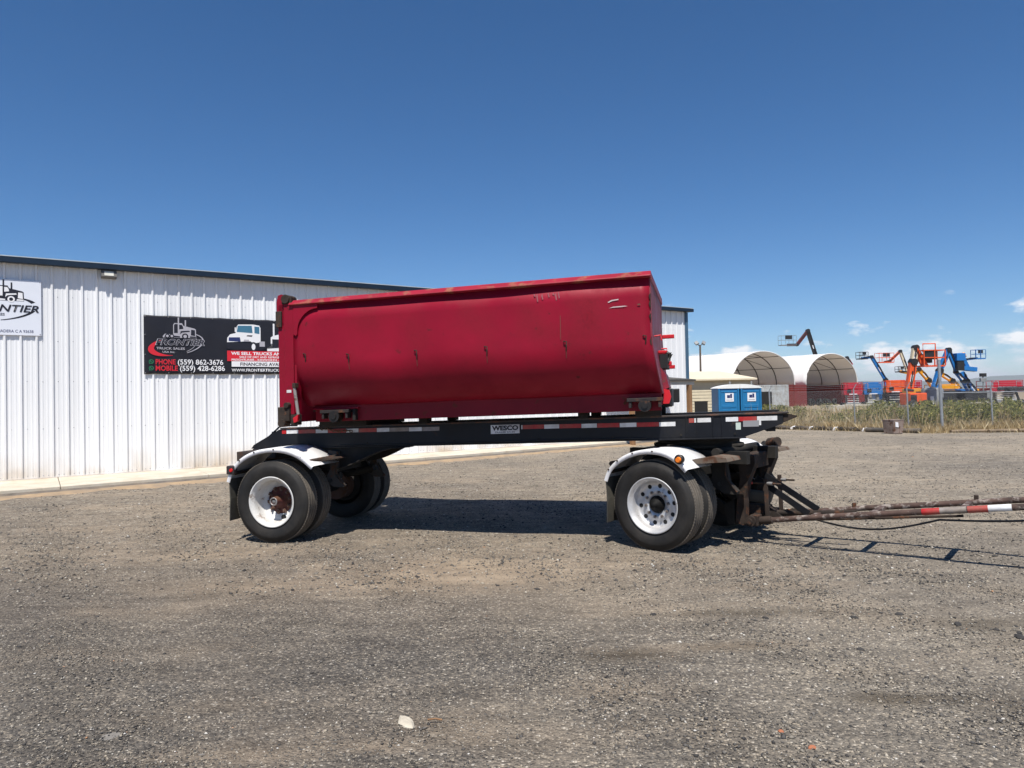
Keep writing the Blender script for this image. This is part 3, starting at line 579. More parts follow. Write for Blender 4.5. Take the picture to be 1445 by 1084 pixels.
# second tractor, head on
P = lambda *q: [(5.76 + a, 3.16 + b) for a, b in q]
flat(P((.0,.0),(.0,.12),(.10,.14),(.10,.38),(.16,.42),(.30,.46),(.78,.46),(.92,.40),(.96,.14),(1.06,.12),(1.06,.0)), PY, ink_white, ban, 'tractor_print')
flat(P((.14,.10),(.14,.33),(.40,.33),(.40,.10)), PY - .001, ink_black, ban, 'grille_print'); flat(P((.30,.46),(.34,.66),(.80,.66),(.86,.46)), PY - .001, ink_navy, ban, 'cab_print')
for a in (.16, .36, .90): flat(P((a,.40),(a,.76),(a+.045,.76),(a+.045,.40)), PY - .0015, ink_white, ban, 'stack_print')
flat([(4.72, 2.88), (4.72, 3.155), (6.92, 3.155), (6.92, 2.88)], PY - .005, ink_red, ban, 'red_bar_print'); flat([(4.83, 2.73), (4.83, 2.875), (6.75, 2.875), (6.75, 2.73)], PY - .005, ink_white, ban, 'white_bar_print')
lettering('WE SELL TRUCKS AND TRAILERS', 4.82, 6.84, 3.045, 0.085, PY - .007, ink_white, ban, bold=.03)
lettering('SALE OF DRY AND REFRIGERATED', 5.03, 6.36, 2.965, 0.055, PY - .007, ink_white, ban, bold=.02); lettering('FREIGHTLINER - KENWORTH - PETERBILT', 4.83, 6.52, 2.89, 0.055, PY - .007, ink_white, ban, bold=.02)
lettering('FINANCING AVAILABLE', 5.05, 6.45, 2.755, 0.09, PY - .007, ink_black, ban, bold=.02); lettering('WWW.FRONTIERTRUCKSALES.COM', 4.83, 6.62, 2.60, 0.08, PY, ink_white, ban, bold=.015)
for ch in [o for o in bpy.data.objects if o not in before and o.type == 'MESH']: on_banner(ch)

sg = empty('wall_sign', WA + WT * -0.24 + Vector((0, 0, 3.42)), WR, 'white panel sign with black tractor logo screwed to the white wall', 'sign')
SO = (0.24, 0, -3.42)
def on_sign(o):
    for v in o.data.vertices: v.co = (v.co.x + SO[0], v.co.y, v.co.z + SO[2])
    return o
on_sign(MB().bx(-1.10, 0.615, -0.052, -0.040, 3.42, 4.70).build('sign_panel', sign_white, sg, bevel=0.002))
before = set(bpy.data.objects); PY = -0.0545
semi_logo(-0.44, 4.17, .74, PY, ink_black, ink_white, sg)
lettering('FRONTIER', -0.72, 0.57, 3.955, 0.165, PY - .005, ink_black, sg, shear=.25, bold=.018); lettering('TRUCK SALES', -0.62, -0.08, 3.86, 0.06, PY, ink_black, sg, bold=.02)
arc_band(-0.25, 4.02, .76, .27, 18, 52, lambda f: .085 - .07*f, 0, PY, ink_black, sg, 'ring_print', 0.10); arc_band(-0.25, 4.02, .76, .27, -85, -20, lambda f: .015 + .05*f, 0, PY, ink_black, sg, 'ring_print', 0.10)
arc_band(-0.30, 4.0, .76, .27, 120, 255, lambda f: .02 + .10 * math.sin(math.pi * f) ** 1.5, 0, PY, ink_red, sg, 'crescent_print', 0.10)
lettering('MADERA C A 93638', -0.22, 0.46, 3.48, 0.065, PY, ink_navy, sg, bold=.005)
for ch in [o for o in bpy.data.objects if o not in before and o.type == 'MESH']: on_sign(ch)
for x, z in ((0.59, 3.45), (0.59, 4.67), (-1.07, 3.45), (-1.07, 4.67)): on_sign(MB().cyl((x, -.051, z), (x, -.058, z), .010, n=8).build('screw', steel, sg))

fl = empty('flood_lamp', WA + WT * 1.995 + Vector((0, 0, 4.86)), WR, 'small grey flood lamp under the eave of the white building', 'lamp')
fl_g = M('lamp_bronze', (0.10, 0.095, 0.09), 0.5)
MB().prism([(-.03, .0), (-.19, .015), (-.21, .03), (-.16, .20), (-.03, .21)], -.165, .165, 'yz').build('housing', fl_g, fl, bevel=.008)
MB().prism([(-.208, .055), (-.212, .055), (-.175, .165), (-.171, .165)], -.10, .10, 'yz').build('lens', M('lamp_lens', (0.55, 0.54, 0.48), 0.25), fl)
MB().bx(-.06, .06, -.035, .0, .03, .18).build('bracket', fl_g, fl)

# porch against the wall near the corner
po = empty('timber_porch', WA + WT * 19.25, WR, 'small timber porch roof on posts against the white wall', 'porch')
MB().prism([(0.0, 2.40), (-1.72, 2.24), (-1.72, 2.30), (0.0, 2.46)], -1.6, 1.72, 'yz').build('roof_sheet', M('porch_roof_dark', (0.06, 0.055, 0.05), 0.7), po)
MB().bx(-1.6, 1.7, -1.66, -1.58, 2.10, 2.235).build('front_beam', M('porch_fascia', (0.46, 0.42, 0.36), 0.7), po)
for x in (-1.5, 1.42): MB().bx(x, x + .15, -1.66, -1.51, 0.0, 2.10).build('post', wood, po, bevel=.006)
for x in (-1.5, -.5, .5, 1.5): MB().beam((x, -.02, 2.36), (x, -1.60, 2.19), .05, .10).build('rafter', wood, po)
# ================================================================== TRAILER
TH = rad(14.8); TR = Vector((-2.733, 10.10, 0)); TILT = 0.02
tr = empty('roll_off_trailer', TR, -TH, 'black two-axle drawbar trailer with white fenders carrying the red container', 'trailer')
DA, DB, DPSI = 5.19, 0.20, -(rad(40) - TH)                       # steered front dolly in trailer coordinates
def body(mb, name, mat, bevel=0.004): return mb.shear(TILT).build(name, mat, tr, bevel)
def dolly(mb, name, mat, bevel=0.0, parent=None):
    if parent is not None: return mb.build(name, mat, parent, bevel)
    o = mb.build(name, mat, tr, bevel); o.location = (DA, DB, 0); o.rotation_euler = (0, 0, DPSI); return o

def dfr(mb, name, mat, bevel=0.0):                                # drawbar assembly: narrow, carried towards the far side of the dolly
    mb.v = [(x - .12, y + .35 if y < -.3 else (y + .05 if y > .3 else .2 + .5*y), z) for x, y, z in mb.v]
    return dolly(mb, name, mat, bevel)
FP = [(-.74, 1.15), (-.70, 1.20), (-.30, 1.40), (6.12, 1.40), (6.12, 1.29), (5.70, 1.15)]
for sgn in (-1, 1):
    a, b = (-.56, -.44) if sgn < 0 else (.44, .56)
    body(MB().prism(FP, a, b), 'main_rail', black_frame)
    y = -.5 if sgn < 0 else .5
    body(MB().bx(-.28, 6.18, y - .075, y + .075, 1.4025, 1.422), 'rail_cap', black_frame if sgn > 0 else M('rail_cap_worn', (0.035, 0.028, 0.026), 0.6, var=0.3, rust=0.42, rscale=5, rustcol=(0.12, 0.06, 0.04)), 0.003)
    body(MB().bx(-.70, 5.72, y - .085, y + .085, 1.135, 1.149), 'rail_flange', black_frame, 0.002)
for i, u in enumerate((-.45, .3, 1.1, 1.9, 2.7, 3.5, 4.3, 5.0, 5.55, 6.0)):
    body(MB().bx(u - .05, u + .05, -.44, .44, 1.20, 1.37), 'cross_member', black_frame)
for u in (5.06, 5.18, 5.36, 5.46):
    body(MB().bx(u - .006, u + .006, -.574, -.561, 1.16, 1.40), 'stiffener', black_frame, 0)
body(MB().prism([(6.125, 1.41), (6.27, 1.375), (6.27, 1.36), (6.125, 1.30)], -.55, -.45), 'nose_hook', rusty); body(MB().prism([(6.125, 1.41), (6.27, 1.375), (6.27, 1.36), (6.125, 1.30)], .45, .55), 'nose_hook', rusty)
body(MB().tube([(-.60, -.52, 1.17), (-.585, -.52, 1.225), (-.33, -.52, 1.43), (-.26, -.52, 1.45), (-.05, -.52, 1.445)], .012, 6), 'grab_rail', black_frame, 0)
MB().bx(-.90, -.62, -.66, .66, .93, 1.10).build('rear_beam', M('rear_beam_dark', (0.035, 0.026, 0.022), 0.8, rust=0.35, rscale=8), tr, .006)
MB().bx(-.64, -.40, -.5, .5, 1.0, 1.12).build('rear_beam', black_frame, tr, .006)
# curved belly plates under the rails
bel = [(.20, 1.14), (.20, .90), (.32, .872), (.46, .868), (.60, .885), (.74, .92), (.88, .975), (1.02, 1.04), (1.16, 1.095), (1.34, 1.14), (1.60, 1.152)]
for y0, y1 in ((-.555, -.49), (.49, .555)): MB().prism(bel, y0, y1).shear(.01).build('belly_plate', black_dusty, tr, .004)
FB = bel[1:]; MB().strip([[(u, y, w - k) for u, w in FB] for y, k in ((-.62, .016), (-.43, .016), (-.43, .004), (-.62, .004), (-.62, .016))]).shear(.01).build('belly_flange', black_dusty, tr)
MB().bx(-.35, .42, -.40, .40, .80, .92).build('suspension_beam', black_dusty, tr, .01)

# reflective tape along the near rail
segs = [(-.26,-.19,'r'),(-.19,-.01,'w'),(-.01,.25,'r'),(.25,.43,'w'),(.43,.70,'r'),(.70,.88,'w'),(.88,1.14,'r'),(1.14,1.32,'w'),(1.32,1.59,'o'),(1.59,1.77,'w'),(1.77,2.01,'o'),
        (3.08,3.10,'w'),(3.10,3.37,'r'),(3.37,3.56,'w'),(3.56,3.83,'r'),(3.83,4.02,'w'),(4.02,4.29,'r'),(4.29,4.49,'w'),(4.49,4.75,'r'),(4.75,4.94,'w'),(5.09,5.15,'r'),(5.15,5.34,'w'),(5.50,5.64,'w'),(5.64,5.84,'r'),(5.84,6.06,'w')]
for a, b, c in segs:
    zc = 1.366 - .009 * (a + .26) if a < 5 else 1.355
    body(MB().bx(a + .002, b - .002, -.5635, -.5605, zc - .025, zc + .025), 'reflective_tape', {'r': tape_red, 'w': tape_white, 'o': tape_old}[c], 0)
badge = body(MB().bx(2.69, 3.06, -.5650, -.5605, 1.262, 1.372), 'maker_plate', tape_white, 0)
for s_, x0, x1, z, h in (('WESCO', 2.705, 3.045, 1.302, .062), ('TRAILER SALES', 2.74, 3.0, 1.272, .018)):
    o = lettering(s_, x0, x1, z, h, -.5665, ink_black, badge, bold=.05 if h > .03 else .01)
    for v in o.data.vertices: v.co.z += TILT * v.co.x
body(MB().bx(5.61, 5.665, -.5640, -.5605, 1.235, 1.315), 'data_plate', M('plate_pale_green', (.50, .58, .52), .5), 0); body(MB().bx(5.69, 5.86, -.5640, -.5605, 1.265, 1.335), 'data_plate', M('plate_grey', (.26, .26, .27), .5), 0)
body(MB().bx(5.862, 5.885, -.5640, -.5605, 1.28, 1.35), 'data_plate', tape_white, 0)
# chain lying over the rail
ch = MB(); pts = [(.28, -.585, 1.425), (.36, -.585, 1.385), (.44, -.585, 1.395), (.53, -.585, 1.36), (.62, -.585, 1.355), (.72, -.585, 1.362), (.80, -.585, 1.345)]
for k in range(len(pts) - 1):
    for f in (0.0, .5):
        p = Vector(pts[k]).lerp(Vector(pts[k+1]), f); q = Vector(pts[k]).lerp(Vector(pts[k+1]), f + .55); n_ = Vector((0, 0, .011)) if (k * 2 + int(f * 2)) % 2 else Vector((0, .011, 0))
        ch.tube([p, p + n_, q + n_, q, q - n_, p - n_, p], .005, 4)
body(ch, 'chain', chain_m, 0)

# ---------------------------------------------------------------- wheels
R_T = 0.515
def tyre_meshes():
    sw = [(.300, .030), (.312, .012), (.330, .006), (.350, -.002), (.39, -.010), (.43, -.012), (.462, -.004), (.466, .001), (.485, .006), (.499, .020), (.508, .034)]
    side = sw + [(.508, .226), (.499, .240), (.466, .259), (.43, .272), (.35, .262), (.312, .248), (.300, .230)]
    tyre = MB().lathe(side, 64).mesh('tyre', rubber)
    tp = [(.506, .030), (.512, .036)]
    for k in range(4):
        y0 = .036 + k * .0505; tp += [(R_T, y0 + .001), (R_T, y0 + .0345), (.497, y0 + .0355), (.497, y0 + .0495)]
    tp = tp[:-2] + [(.512, .224), (.506, .230)]
    tread = MB().lathe(tp, 96, smooth=False)
    for k in range(96):                                               # cross sipes on the shoulders
        t = 2 * math.pi * (k + .5) / 96
        for y0, y1 in ((.030, .052), (.206, .230)):
            c, s_ = math.cos(t), math.sin(t); tx, tz = -s_ * .005, c * .005
            q = [(c*.5165 + tx, y0, s_*.5165 + tz), (c*.5165 - tx, y0, s_*.5165 - tz), (c*.5165 - tx, y1, s_*.5165 - tz), (c*.5165 + tx, y1, s_*.5165 + tz)]
            q += [(x * .985, y, z * .985) for x, y, z in q]
            tread.add(q, [(0,1,2,3),(4,7,6,5),(0,4,5,1),(2,6,7,3),(1,5,6,2),(3,7,4,0)])
    return tyre, tread.mesh('tread', tread_rub)
TYRE, TREAD = tyre_meshes()
def sub(name, me, parent, loc=(0, 0, 0)):
    o = bpy.data.objects.new(name, me); COL.objects.link(o); o.parent = parent; o.location = loc; return o
def rim_disc_mesh():                                                  # aluminium disc wheel under dark hand-hole discs
    mb = MB().lathe([(.292, .045), (.300, .02), (.314, .002), (.320, -.002), (.318, -.008), (.306, -.008), (.298, .004), (.286, .022), (.276, .030), (.268, .06), (.262, .10), (.252, .118), (.238, .128), (.186, .128), (.176, .120), (.100, .120), (.097, .16)], 64)
    return mb.mesh('wheel', alu_wheel)
def rim_deep_mesh():
    mb = MB().lathe([(.292, .045), (.300, .02), (.314, .002), (.320, -.002), (.318, -.008), (.306, -.008), (.298, .004), (.284, .022), (.272, .032), (.266, .06), (.262, .13), (.256, .185), (.244, .20), (.175, .203), (.172, .235)], 64)
    return mb.mesh('wheel', white_wheel)
RIM_A, RIM_D = rim_disc_mesh(), rim_deep_mesh(); RIM_K = RIM_D.copy(); RIM_K.materials.clear(); RIM_K.materials.append(black_dusty)
LUG = MB().cyl((0, .0, 0), (0, -.022, 0), .020, n=6, smooth=False).cyl((0, -.018, 0), (0, -.032, 0), .009, n=8).mesh('lug_nut', steel)
HOLE_SHADE = MB().cyl((0, .004, 0), (0, -.0015, 0), .025, n=16).mesh('hole_shade_disc', opening_shade)  # flat dark disc on the solid rim, shade of a hole painted
HUB_A = MB().lathe([(.0, .012), (.026, .012), (.030, .02), (.034, .045), (.060, .055), (.066, .085), (.092, .105), (.098, .119)], 32).mesh('hub', M('hub_recess_dark', (.006, .006, .006), .7, var=.3, spec=.2))  # dark-hole look of the recessed hub put into its near-black colour
HUB_D = MB().lathe([(.0, .055), (.034, .055), (.036, .05), (.052, .05), (.055, .06), (.058, .13), (.072, .15), (.078, .188), (.13, .20), (.165, .208), (.172, .214)], 32).mesh('hub', hub_red)
HUBCAP = MB().lathe([(.0, .052), (.026, .052), (.028, .056)], 20).lathe([(.036, .049), (.038, .04), (.050, .04), (.053, .05)], 24).mesh('hub_cap', steel)
CLAMP = MB().bx(-.018, .018, -.012, .016, -.028, .028).cyl((0, -.01, 0), (0, -.032, 0), .014, n=6).mesh('rim_clamp', M('clamp_rust', (0.11, 0.065, 0.05), .8, rust=.35, rscale=20))
def wheel(u, v, w, rz, style, detail=True):
    o = bpy.data.objects.new('wheel', RIM_K if not detail else (RIM_A if style == 'alu' else RIM_D)); COL.objects.link(o); o.parent = tr; o.location = (u, v, w); o.rotation_euler = (0, 0, rz)
    sub('tyre', TYRE, o); sub('tread', TREAD, o)
    if not detail: return o
    if style == 'alu':
        sub('hub', HUB_A, o)
        for k in range(10):
            t = rad(36 * k + 8); sub('lug_nut', LUG, o, (.142 * math.cos(t), .120, .142 * math.sin(t))); sub('hole_shade_disc', HOLE_SHADE, o, (.213 * math.cos(t), .1275, .213 * math.sin(t)))
    else:
        sub('hub', HUB_D, o); sub('hub_cap', HUBCAP, o)
        for k in range(10):
            t = rad(36 * k + 8); c = sub('rim_clamp', CLAMP, o, (.150 * math.cos(t), .195, .150 * math.sin(t))); c.rotation_euler = (0, -t + math.pi / 2, 0)
        c = sub('hole_shade_disc', HOLE_SHADE, o, (.225 * math.cos(rad(-78)), .1995, .225 * math.sin(rad(-78)))); c.scale = (1.45, 1, 1.45)
    return o
def dpos(a, b): return DA + a * math.cos(DPSI) - b * math.sin(DPSI), DB + a * math.sin(DPSI) + b * math.cos(DPSI)
for b, rz, det in ((-1.22, 0, True), (-.875, 0, False), (1.22, math.pi, True), (.875, math.pi, False)):
    wheel(0, b, R_T, rz, 'deep', det); x, y = dpos(0, b); wheel(x, y, R_T, rz + DPSI, 'alu', det)
MB().cyl((0, -.98, R_T), (0, .98, R_T), .065, n=14).build('axle', black_dusty, tr); dolly(MB().cyl((0, -.98, R_T), (0, .98, R_T), .065, n=14), 'axle', black_dusty)
for sgn in (-1, 1):
    MB().cyl((0, sgn*.60, R_T), (0, sgn*.40, R_T), .20, n=24).build('brake_drum', M('drum_rust', (.10, .055, .04), .85, rust=.4), tr)
    MB().tube([(-.55, sgn*.5, .78), (-.3, sgn*.5, .70), (0, sgn*.5, .66), (.3, sgn*.5, .70), (.58, sgn*.5, .78)], .05, 6).build('leaf_spring', black_dusty, tr)
    dolly(MB().tube([(-.55, sgn*.5, .80), (-.3, sgn*.5, .70), (0, sgn*.5, .66), (.3, sgn*.5, .70), (.60, sgn*.5, .76)], .05, 6), 'leaf_spring', black_dusty)
    # rear spring hanger with its foot
    y = sgn * .60
    MB().prism([(.47, 1.12), (.61, 1.10), (.60, .90), (.56, .80), (.70, .66), (.68, .635), (.55, .64), (.44, .70), (.45, .78), (.50, .88)], y - .035, y + .035).build('spring_hanger', M('hanger_dark', (.045, .040, .036), .8, rust=.3, rscale=9), tr, .006)
    MB().cyl((.50, y - .05, .72), (.50, y + .05, .72), .028, n=12).build('hanger_pin', hub_black, tr)
    MB().tube([(.58, y - .04, 1.0), (.585, y - .04, .85), (.64, y - .04, .75), (.72, y - .04, .66)], .012, 5).build('hanger_rib', rusty, tr)
    dolly(MB().prism([(.42, 1.04), (.62, 1.02), (.64, .88), (.66, .76), (.76, .66), (.74, .62), (.60, .63), (.42, .72), (.46, .82)], y - .035, y + .035), 'spring_hanger', black_dusty, .006)
    dolly(MB().tube([(.62, y - .045, .98), (.63, y - .045, .82), (.70, y - .045, .72), (.76, y - .045, .65)], .013, 5), 'hanger_rib', rusty)
    dolly(MB().cyl((.55, y - .045, .73), (.55, y + .045, .73), .026, n=12), 'hanger_pin', hub_black)

# ---------------------------------------------------------------- fenders, flaps, lamps
def smooth_path(P, n=5):
    out = []
    for i in range(len(P) - 1):
        p0 = P[max(i-1, 0)]; p1 = P[i]; p2 = P[i+1]; p3 = P[min(i+2, len(P)-1)]
        for k in range(n):
            t = k / n; out.append(tuple(.5*((2*p1[j]) + (-p0[j]+p2[j])*t + (2*p0[j]-5*p1[j]+4*p2[j]-p3[j])*t*t + (-p0[j]+3*p1[j]-3*p2[j]+p3[j])*t**3) for j in (0, 1)))
    return out + [P[-1]]
FR = smooth_path([(-.625, .77), (-.575, .90), (-.46, 1.03), (-.29, 1.13), (-.10, 1.18), (.10, 1.19), (.29, 1.16), (.46, 1.085), (.61, .97)])
FF = smooth_path([(-.615, .77), (-.56, .89), (-.45, 1.00), (-.29, 1.09), (-.11, 1.14), (.07, 1.145), (.22, 1.115), (.35, 1.045), (.46, .945)])
def fender_mb(path, sgn):
    n = len(path); secs = []
    for i, (u, w) in enumerate(path):
        a = path[max(i-1, 0)]; b = path[min(i+1, n-1)]; d = Vector((b[0]-a[0], b[1]-a[1])).normalized(); nx, nz = d.y, -d.x       # inward
        q = [(-1.250, .052), (-1.254, .012), (-1.248, .002), (-1.235, 0.0), (-.92, -.004), (-.60, 0.0), (-.60, .004), (-.92, .0), (-1.232, .005), (-1.244, .012), (-1.245, .052)]
        secs.append([(u + nx*k, sgn * -y if sgn > 0 else y, w + nz*k) for y, k in q])
    return MB().strip(secs, True)
for sgn in (-1, 1):
    f = fender_mb(FR, sgn).build('fender', white_fender, tr); g = dolly(fender_mb(FF, sgn), 'fender', white_fender)
    for k in (6, 11, 17, 24):
        for pth, par in ((FR, f), (FF, g)):
            u, w = pth[k]; MB().cyl((u, sgn*1.251, w - .016), (u, sgn*1.262, w - .016), .010, n=8).build('bolt', rusty, par)
    y0, y1 = sorted((sgn * 1.235, sgn * .63))
    for mk, off in ((lambda m, nme, mt: m.build(nme, mt, tr, .002), 0), (lambda m, nme, mt: dolly(m, nme, mt, .002), 0)):
        mk(MB().prism([(-.60, .80), (-.585, .80), (-.575, .55), (-.585, .27), (-.597, .27), (-.588, .55)], y0, y1), 'mud_flap', flap_rub)
        mk(MB().cyl((-.565, sgn*1.15, .865), (-.565, sgn*.5, .89), .022, n=10), 'flap_bracket', rusty)
    # rear fender: bracket pipe and gusset at its front end, patch of bare primer, tail lamp
    MB().cyl((.50, sgn*1.22, 1.015), (.62, sgn*.66, 1.04), .030, n=14).build('fender_bracket', rusty, tr)
    MB().prism([(.45, 1.045), (.72, 1.05), (.74, 1.03), (.46, 1.0)], *sorted((sgn*.64, sgn*1.0))).build('fender_bracket', rusty, tr, .004)
    dolly(MB().prism([(.38, 1.03), (.60, 1.075), (.78, 1.06), (.80, 1.02), (.44, .985)], *sorted((sgn*.62, sgn*.98))), 'fender_bracket', M('bracket_dusty', (.13, .10, .075), .9, rust=.4, rscale=9), .004)
    MB().bx(-.61, -.50, *sorted((sgn*1.19, sgn*1.275)), .86, .97).build('tail_lamp_box', M('lamp_box', (.03, .02, .02), .6), tr, .012)
    MB().cyl((-.535, sgn*1.27, .915), (-.535, sgn*1.288, .915), .026, .020, n=16).build('tail_lamp', lamp_red, tr)
    dolly(MB().lathe([(.0, 0), (.052, 0), (.055, .01), (.05, .05), (.0, .055)], 20, (.375, -1.29 if sgn < 0 else 1.235, 1.055)), 'marker_housing', hub_black)
    dolly(MB().cyl((.375, sgn*1.285, 1.052), (.375, sgn*1.315, 1.052), .034, .026, n=18), 'marker_lamp', lamp_amber)
    dolly(MB().cyl((-.60, sgn*1.10, .95), (-.60, sgn*.95, .95), .032, n=14), 'lamp_pipe', rusty)
dolly(MB().cyl((.52, 1.02, 1.10), (.66, .96, 1.12), .062, n=16).cyl((.50, 1.03, 1.10), (.52, 1.02, 1.10), .045, n=16), 'lamp_pipe', rusty)

# ---------------------------------------------------------------- dolly frame and drawbar
mbk = MB(); mbk.lathe([(.30, 1.10), (.52, 1.10), (.55, 1.12), (.55, 1.15), (.50, 1.16), (.50, 1.20), (.54, 1.21), (.54, 1.2385), (.30, 1.2385)], 40)
mbk.v = [(x, z, y) for x, y, z in mbk.v]; dolly(mbk, 'turntable', black_dusty)
for sgn in (-1, 1):
    dolly(MB().bx(-.70, .82, *sorted((sgn*.40, sgn*.50)), .95, 1.10), 'dolly_rail', black_dusty, .006)
    y0, y1 = sorted((sgn*.40, sgn*.53))
    pl = dfr(MB().prism([(.70, 1.03), (.90, 1.03), (.905, .94), (.815, .72), (.775, .52), (.765, .20), (.655, .22), (.68, .50), (.72, .75)], y0, y1), 'front_plate', rusty, .006)
    dfr(MB().prism([(.50, .42), (.64, .50), (.64, .20), (.56, .19)], y0 + .01, y1 - .01), 'brace_plate', black_dusty, .004)
    dfr(MB().beam((.10, sgn*.44, .60), (.60, sgn*.46, .30), .06, .12), 'radius_arm', black_dusty, .004)
    dfr(MB().cyl((.84, sgn*.56, .26), (.84, sgn*.33, .26), .062, n=16).cyl((.84, sgn*.585, .26), (.84, sgn*.56, .26), .034, n=12), 'pivot_bush', rusty)
    dfr(MB().bx(.82, .92, *sorted((sgn*.38, sgn*.52)), .20, .33), 'pivot_clevis', rusty, .012)
    # vertical adjusting post and threaded rod
    dfr(MB().beam((.985, sgn*.38, .30), (.97, sgn*.38, .75), .030, .045), 'adjuster_post', rusty, .003)
    dfr(MB().cyl((.74, sgn*.38, .69), (1.15, sgn*.38, .695), .012, n=8), 'adjuster_rod', rusty)
    dfr(MB().cyl((.99, sgn*.38, .694), (1.05, sgn*.38, .694), .022, n=8), 'adjuster_nut', steel)
    dfr(MB().beam((.80, sgn*.20 if sgn < 0 else .36, .74), (1.42, sgn*.24 if sgn < 0 else .38, .36), .012, .075), 'strut', black_frame, .002)
    # drawbar pipes
    dfr(MB().tube([(.88, sgn*.45, .255), (1.9, sgn*.45, .41), (3.3, sgn*.44, .61), (3.9, sgn*.40, .69), (5.1, sgn*.08, .86)], .032, 12), 'drawbar_pipe', rust_pipe)
    dfr(MB().cyl((.86, sgn*.45, .252), (1.06, sgn*.45, .283), .046, n=14), 'pipe_sleeve', rusty)
dfr(MB().cyl((.74, -.40, .69), (.82, -.40, .692), .014, n=8), 'rod_end', M('rod_red', (.5, .05, .03), .6))
dfr(MB().bx(.70, .84, -.40, .40, .86, 1.04), 'front_beam', rusty, .008)
dolly(MB().bx(-.70, -.58, -.40, .40, .96, 1.08), 'rear_beam', black_dusty, .008); dolly(MB().bx(-.06, .06, -.44, .44, .74, .94), 'centre_beam', black_dusty, .008)
dolly(MB().cyl((.50, -.62, 1.085), (.50, .62, 1.085), .050, n=12), 'cross_tube', black_dusty)
dfr(MB().cyl((.84, -.34, .26), (.84, .34, .26), .038, n=12), 'pivot_shaft', rusty)
dfr(MB().cyl((.55, -.10, .52), (.95, -.10, .50), .075, n=16), 'air_tank', M('tank_dusty', (.12, .10, .075), .85, var=.3))
dfr(MB().bx(.70, .96, -.26, .02, .30, .42).prism([(.96, .30), (1.10, .26), (1.10, .30), (.96, .40)], -.2, 0), 'latch_box', rusty, .01)
for k in range(6): dfr(MB().lathe([(.03, -.012), (.052, -.012), (.056, 0), (.052, .012), (.03, .012)], 12, (1.04 + .045*k, .05 + .03*k, .30 + .008*k)), 'coil', rusty)
# A-frame wishbone inside the drawbar
dfr(MB().tube([(.9, -.2, .33), (1.3, -.05, .345), (1.9, .02, .40)], .03, 8), 'safety_bar', rusty)
for a, c in ((1.50, .348), (2.12, .442), (2.95, .56), (3.75, .671)):
    dfr(MB().bx(a - .028, a + .028, -.42, .42, c - .022, c + .022), 'rung', rust_pipe, .004)
for a in (1.8, 3.0): dfr(MB().bx(a - .02, a + .02, .43, .47, .30 + .148*(a-1.2), .30 + .148*(a-1.2) + .075), 'lug', rusty, .004)
dfr(MB().cyl((1.25, -.36, .285), (2.95, -.36, .49), .014, n=8), 'conduit_pipe', rusty)
def pipe_c(a): return .41 + (a - 1.9) * .2 / 1.4
for a0, a1, mt in ((2.60, 2.76, tape_red), (2.76, 2.99, tape_old), (3.00, 3.17, tape_red), (3.17, 3.36, tape_white)):
    dfr(MB().cyl((a0, -.45 + .006*(a0-1.9), pipe_c(a0)), (a1, -.45 + .006*(a1-1.9), pipe_c(a1)), .0345, n=14, caps=False), 'reflective_tape', mt)
def sag(p, q, d, n=12): p = Vector(p); q = Vector(q); return [p.lerp(q, i/n) - Vector((0, 0, d * math.sin(math.pi*i/n))) for i in range(n + 1)]
dfr(MB().tube(sag((1.40, -.30, .33), (2.75, -.42, .44), .12), .011, 6).tube(sag((2.75, -.42, .44), (4.3, -.30, .66), .05), .011, 6), 'air_hose', hose_m)
for k in range(4):
    dfr(MB().tube(sag((.55, .05 + .03*k, .80), (1.38, -.12 + .02*k, .36 + .01*k), -.02 + .012*k), .006, 5), 'air_line', hose_m if k % 2 else M('grey_line', (.25, .25, .25), .5))
dfr(MB().lathe([(.055, -.03), (.10, -.03), (.105, 0), (.10, .03), (.055, .03), (.05, 0), (.055, -.03)], 24).xf(Matrix.Rotation(rad(90), 4, 'X')).move(5.22, 0, .875), 'drawbar_eye', rusty)

# ================================================================== CONTAINER
CO = TR + Vector((2.5*math.cos(TH), -2.5*math.sin(TH), 0)); CB = 1.4235 + .02*2.5
ct = empty('roll_off_container', CO + Vector((0, 0, CB)), -TH, 'dark red open-top steel roll-off container resting on the black trailer', 'container')
def cb(mb, name, mat, bevel=.004, parent=None):
    return mb.shear(TILT).move(-2.5, 0, -CB).build(name, mat, parent or ct, bevel)
ARC = [(-.54 - .66*math.cos(rad(a)), 2.28 - .66*math.sin(rad(a))) for a in np.linspace(0, 64, 17)]
PROF = [(-1.20, 2.96), (-1.20, 2.75), (-1.20, 2.5)] + ARC
def u_front(w): return 4.715 + max(0, 2.32 - w) * .14
def side(sgn):
    secs = []; us = np.linspace(0, 1, 41)
    r = np.random.default_rng(4)
    for t in us:
        row = []
        for (v, w) in PROF:
            d = .006 * math.sin(9.1*t + 2.2*w) * math.sin(3*w + 5*t) + .005 * math.sin(17*t) * math.sin(4.1*w)   # knocked-about sheet
            u = .33 + (u_front(w) - .33) * t; row.append((u, sgn * -(v + d) if sgn > 0 else v + d, w))
        secs.append(row)
    return MB().strip(secs)
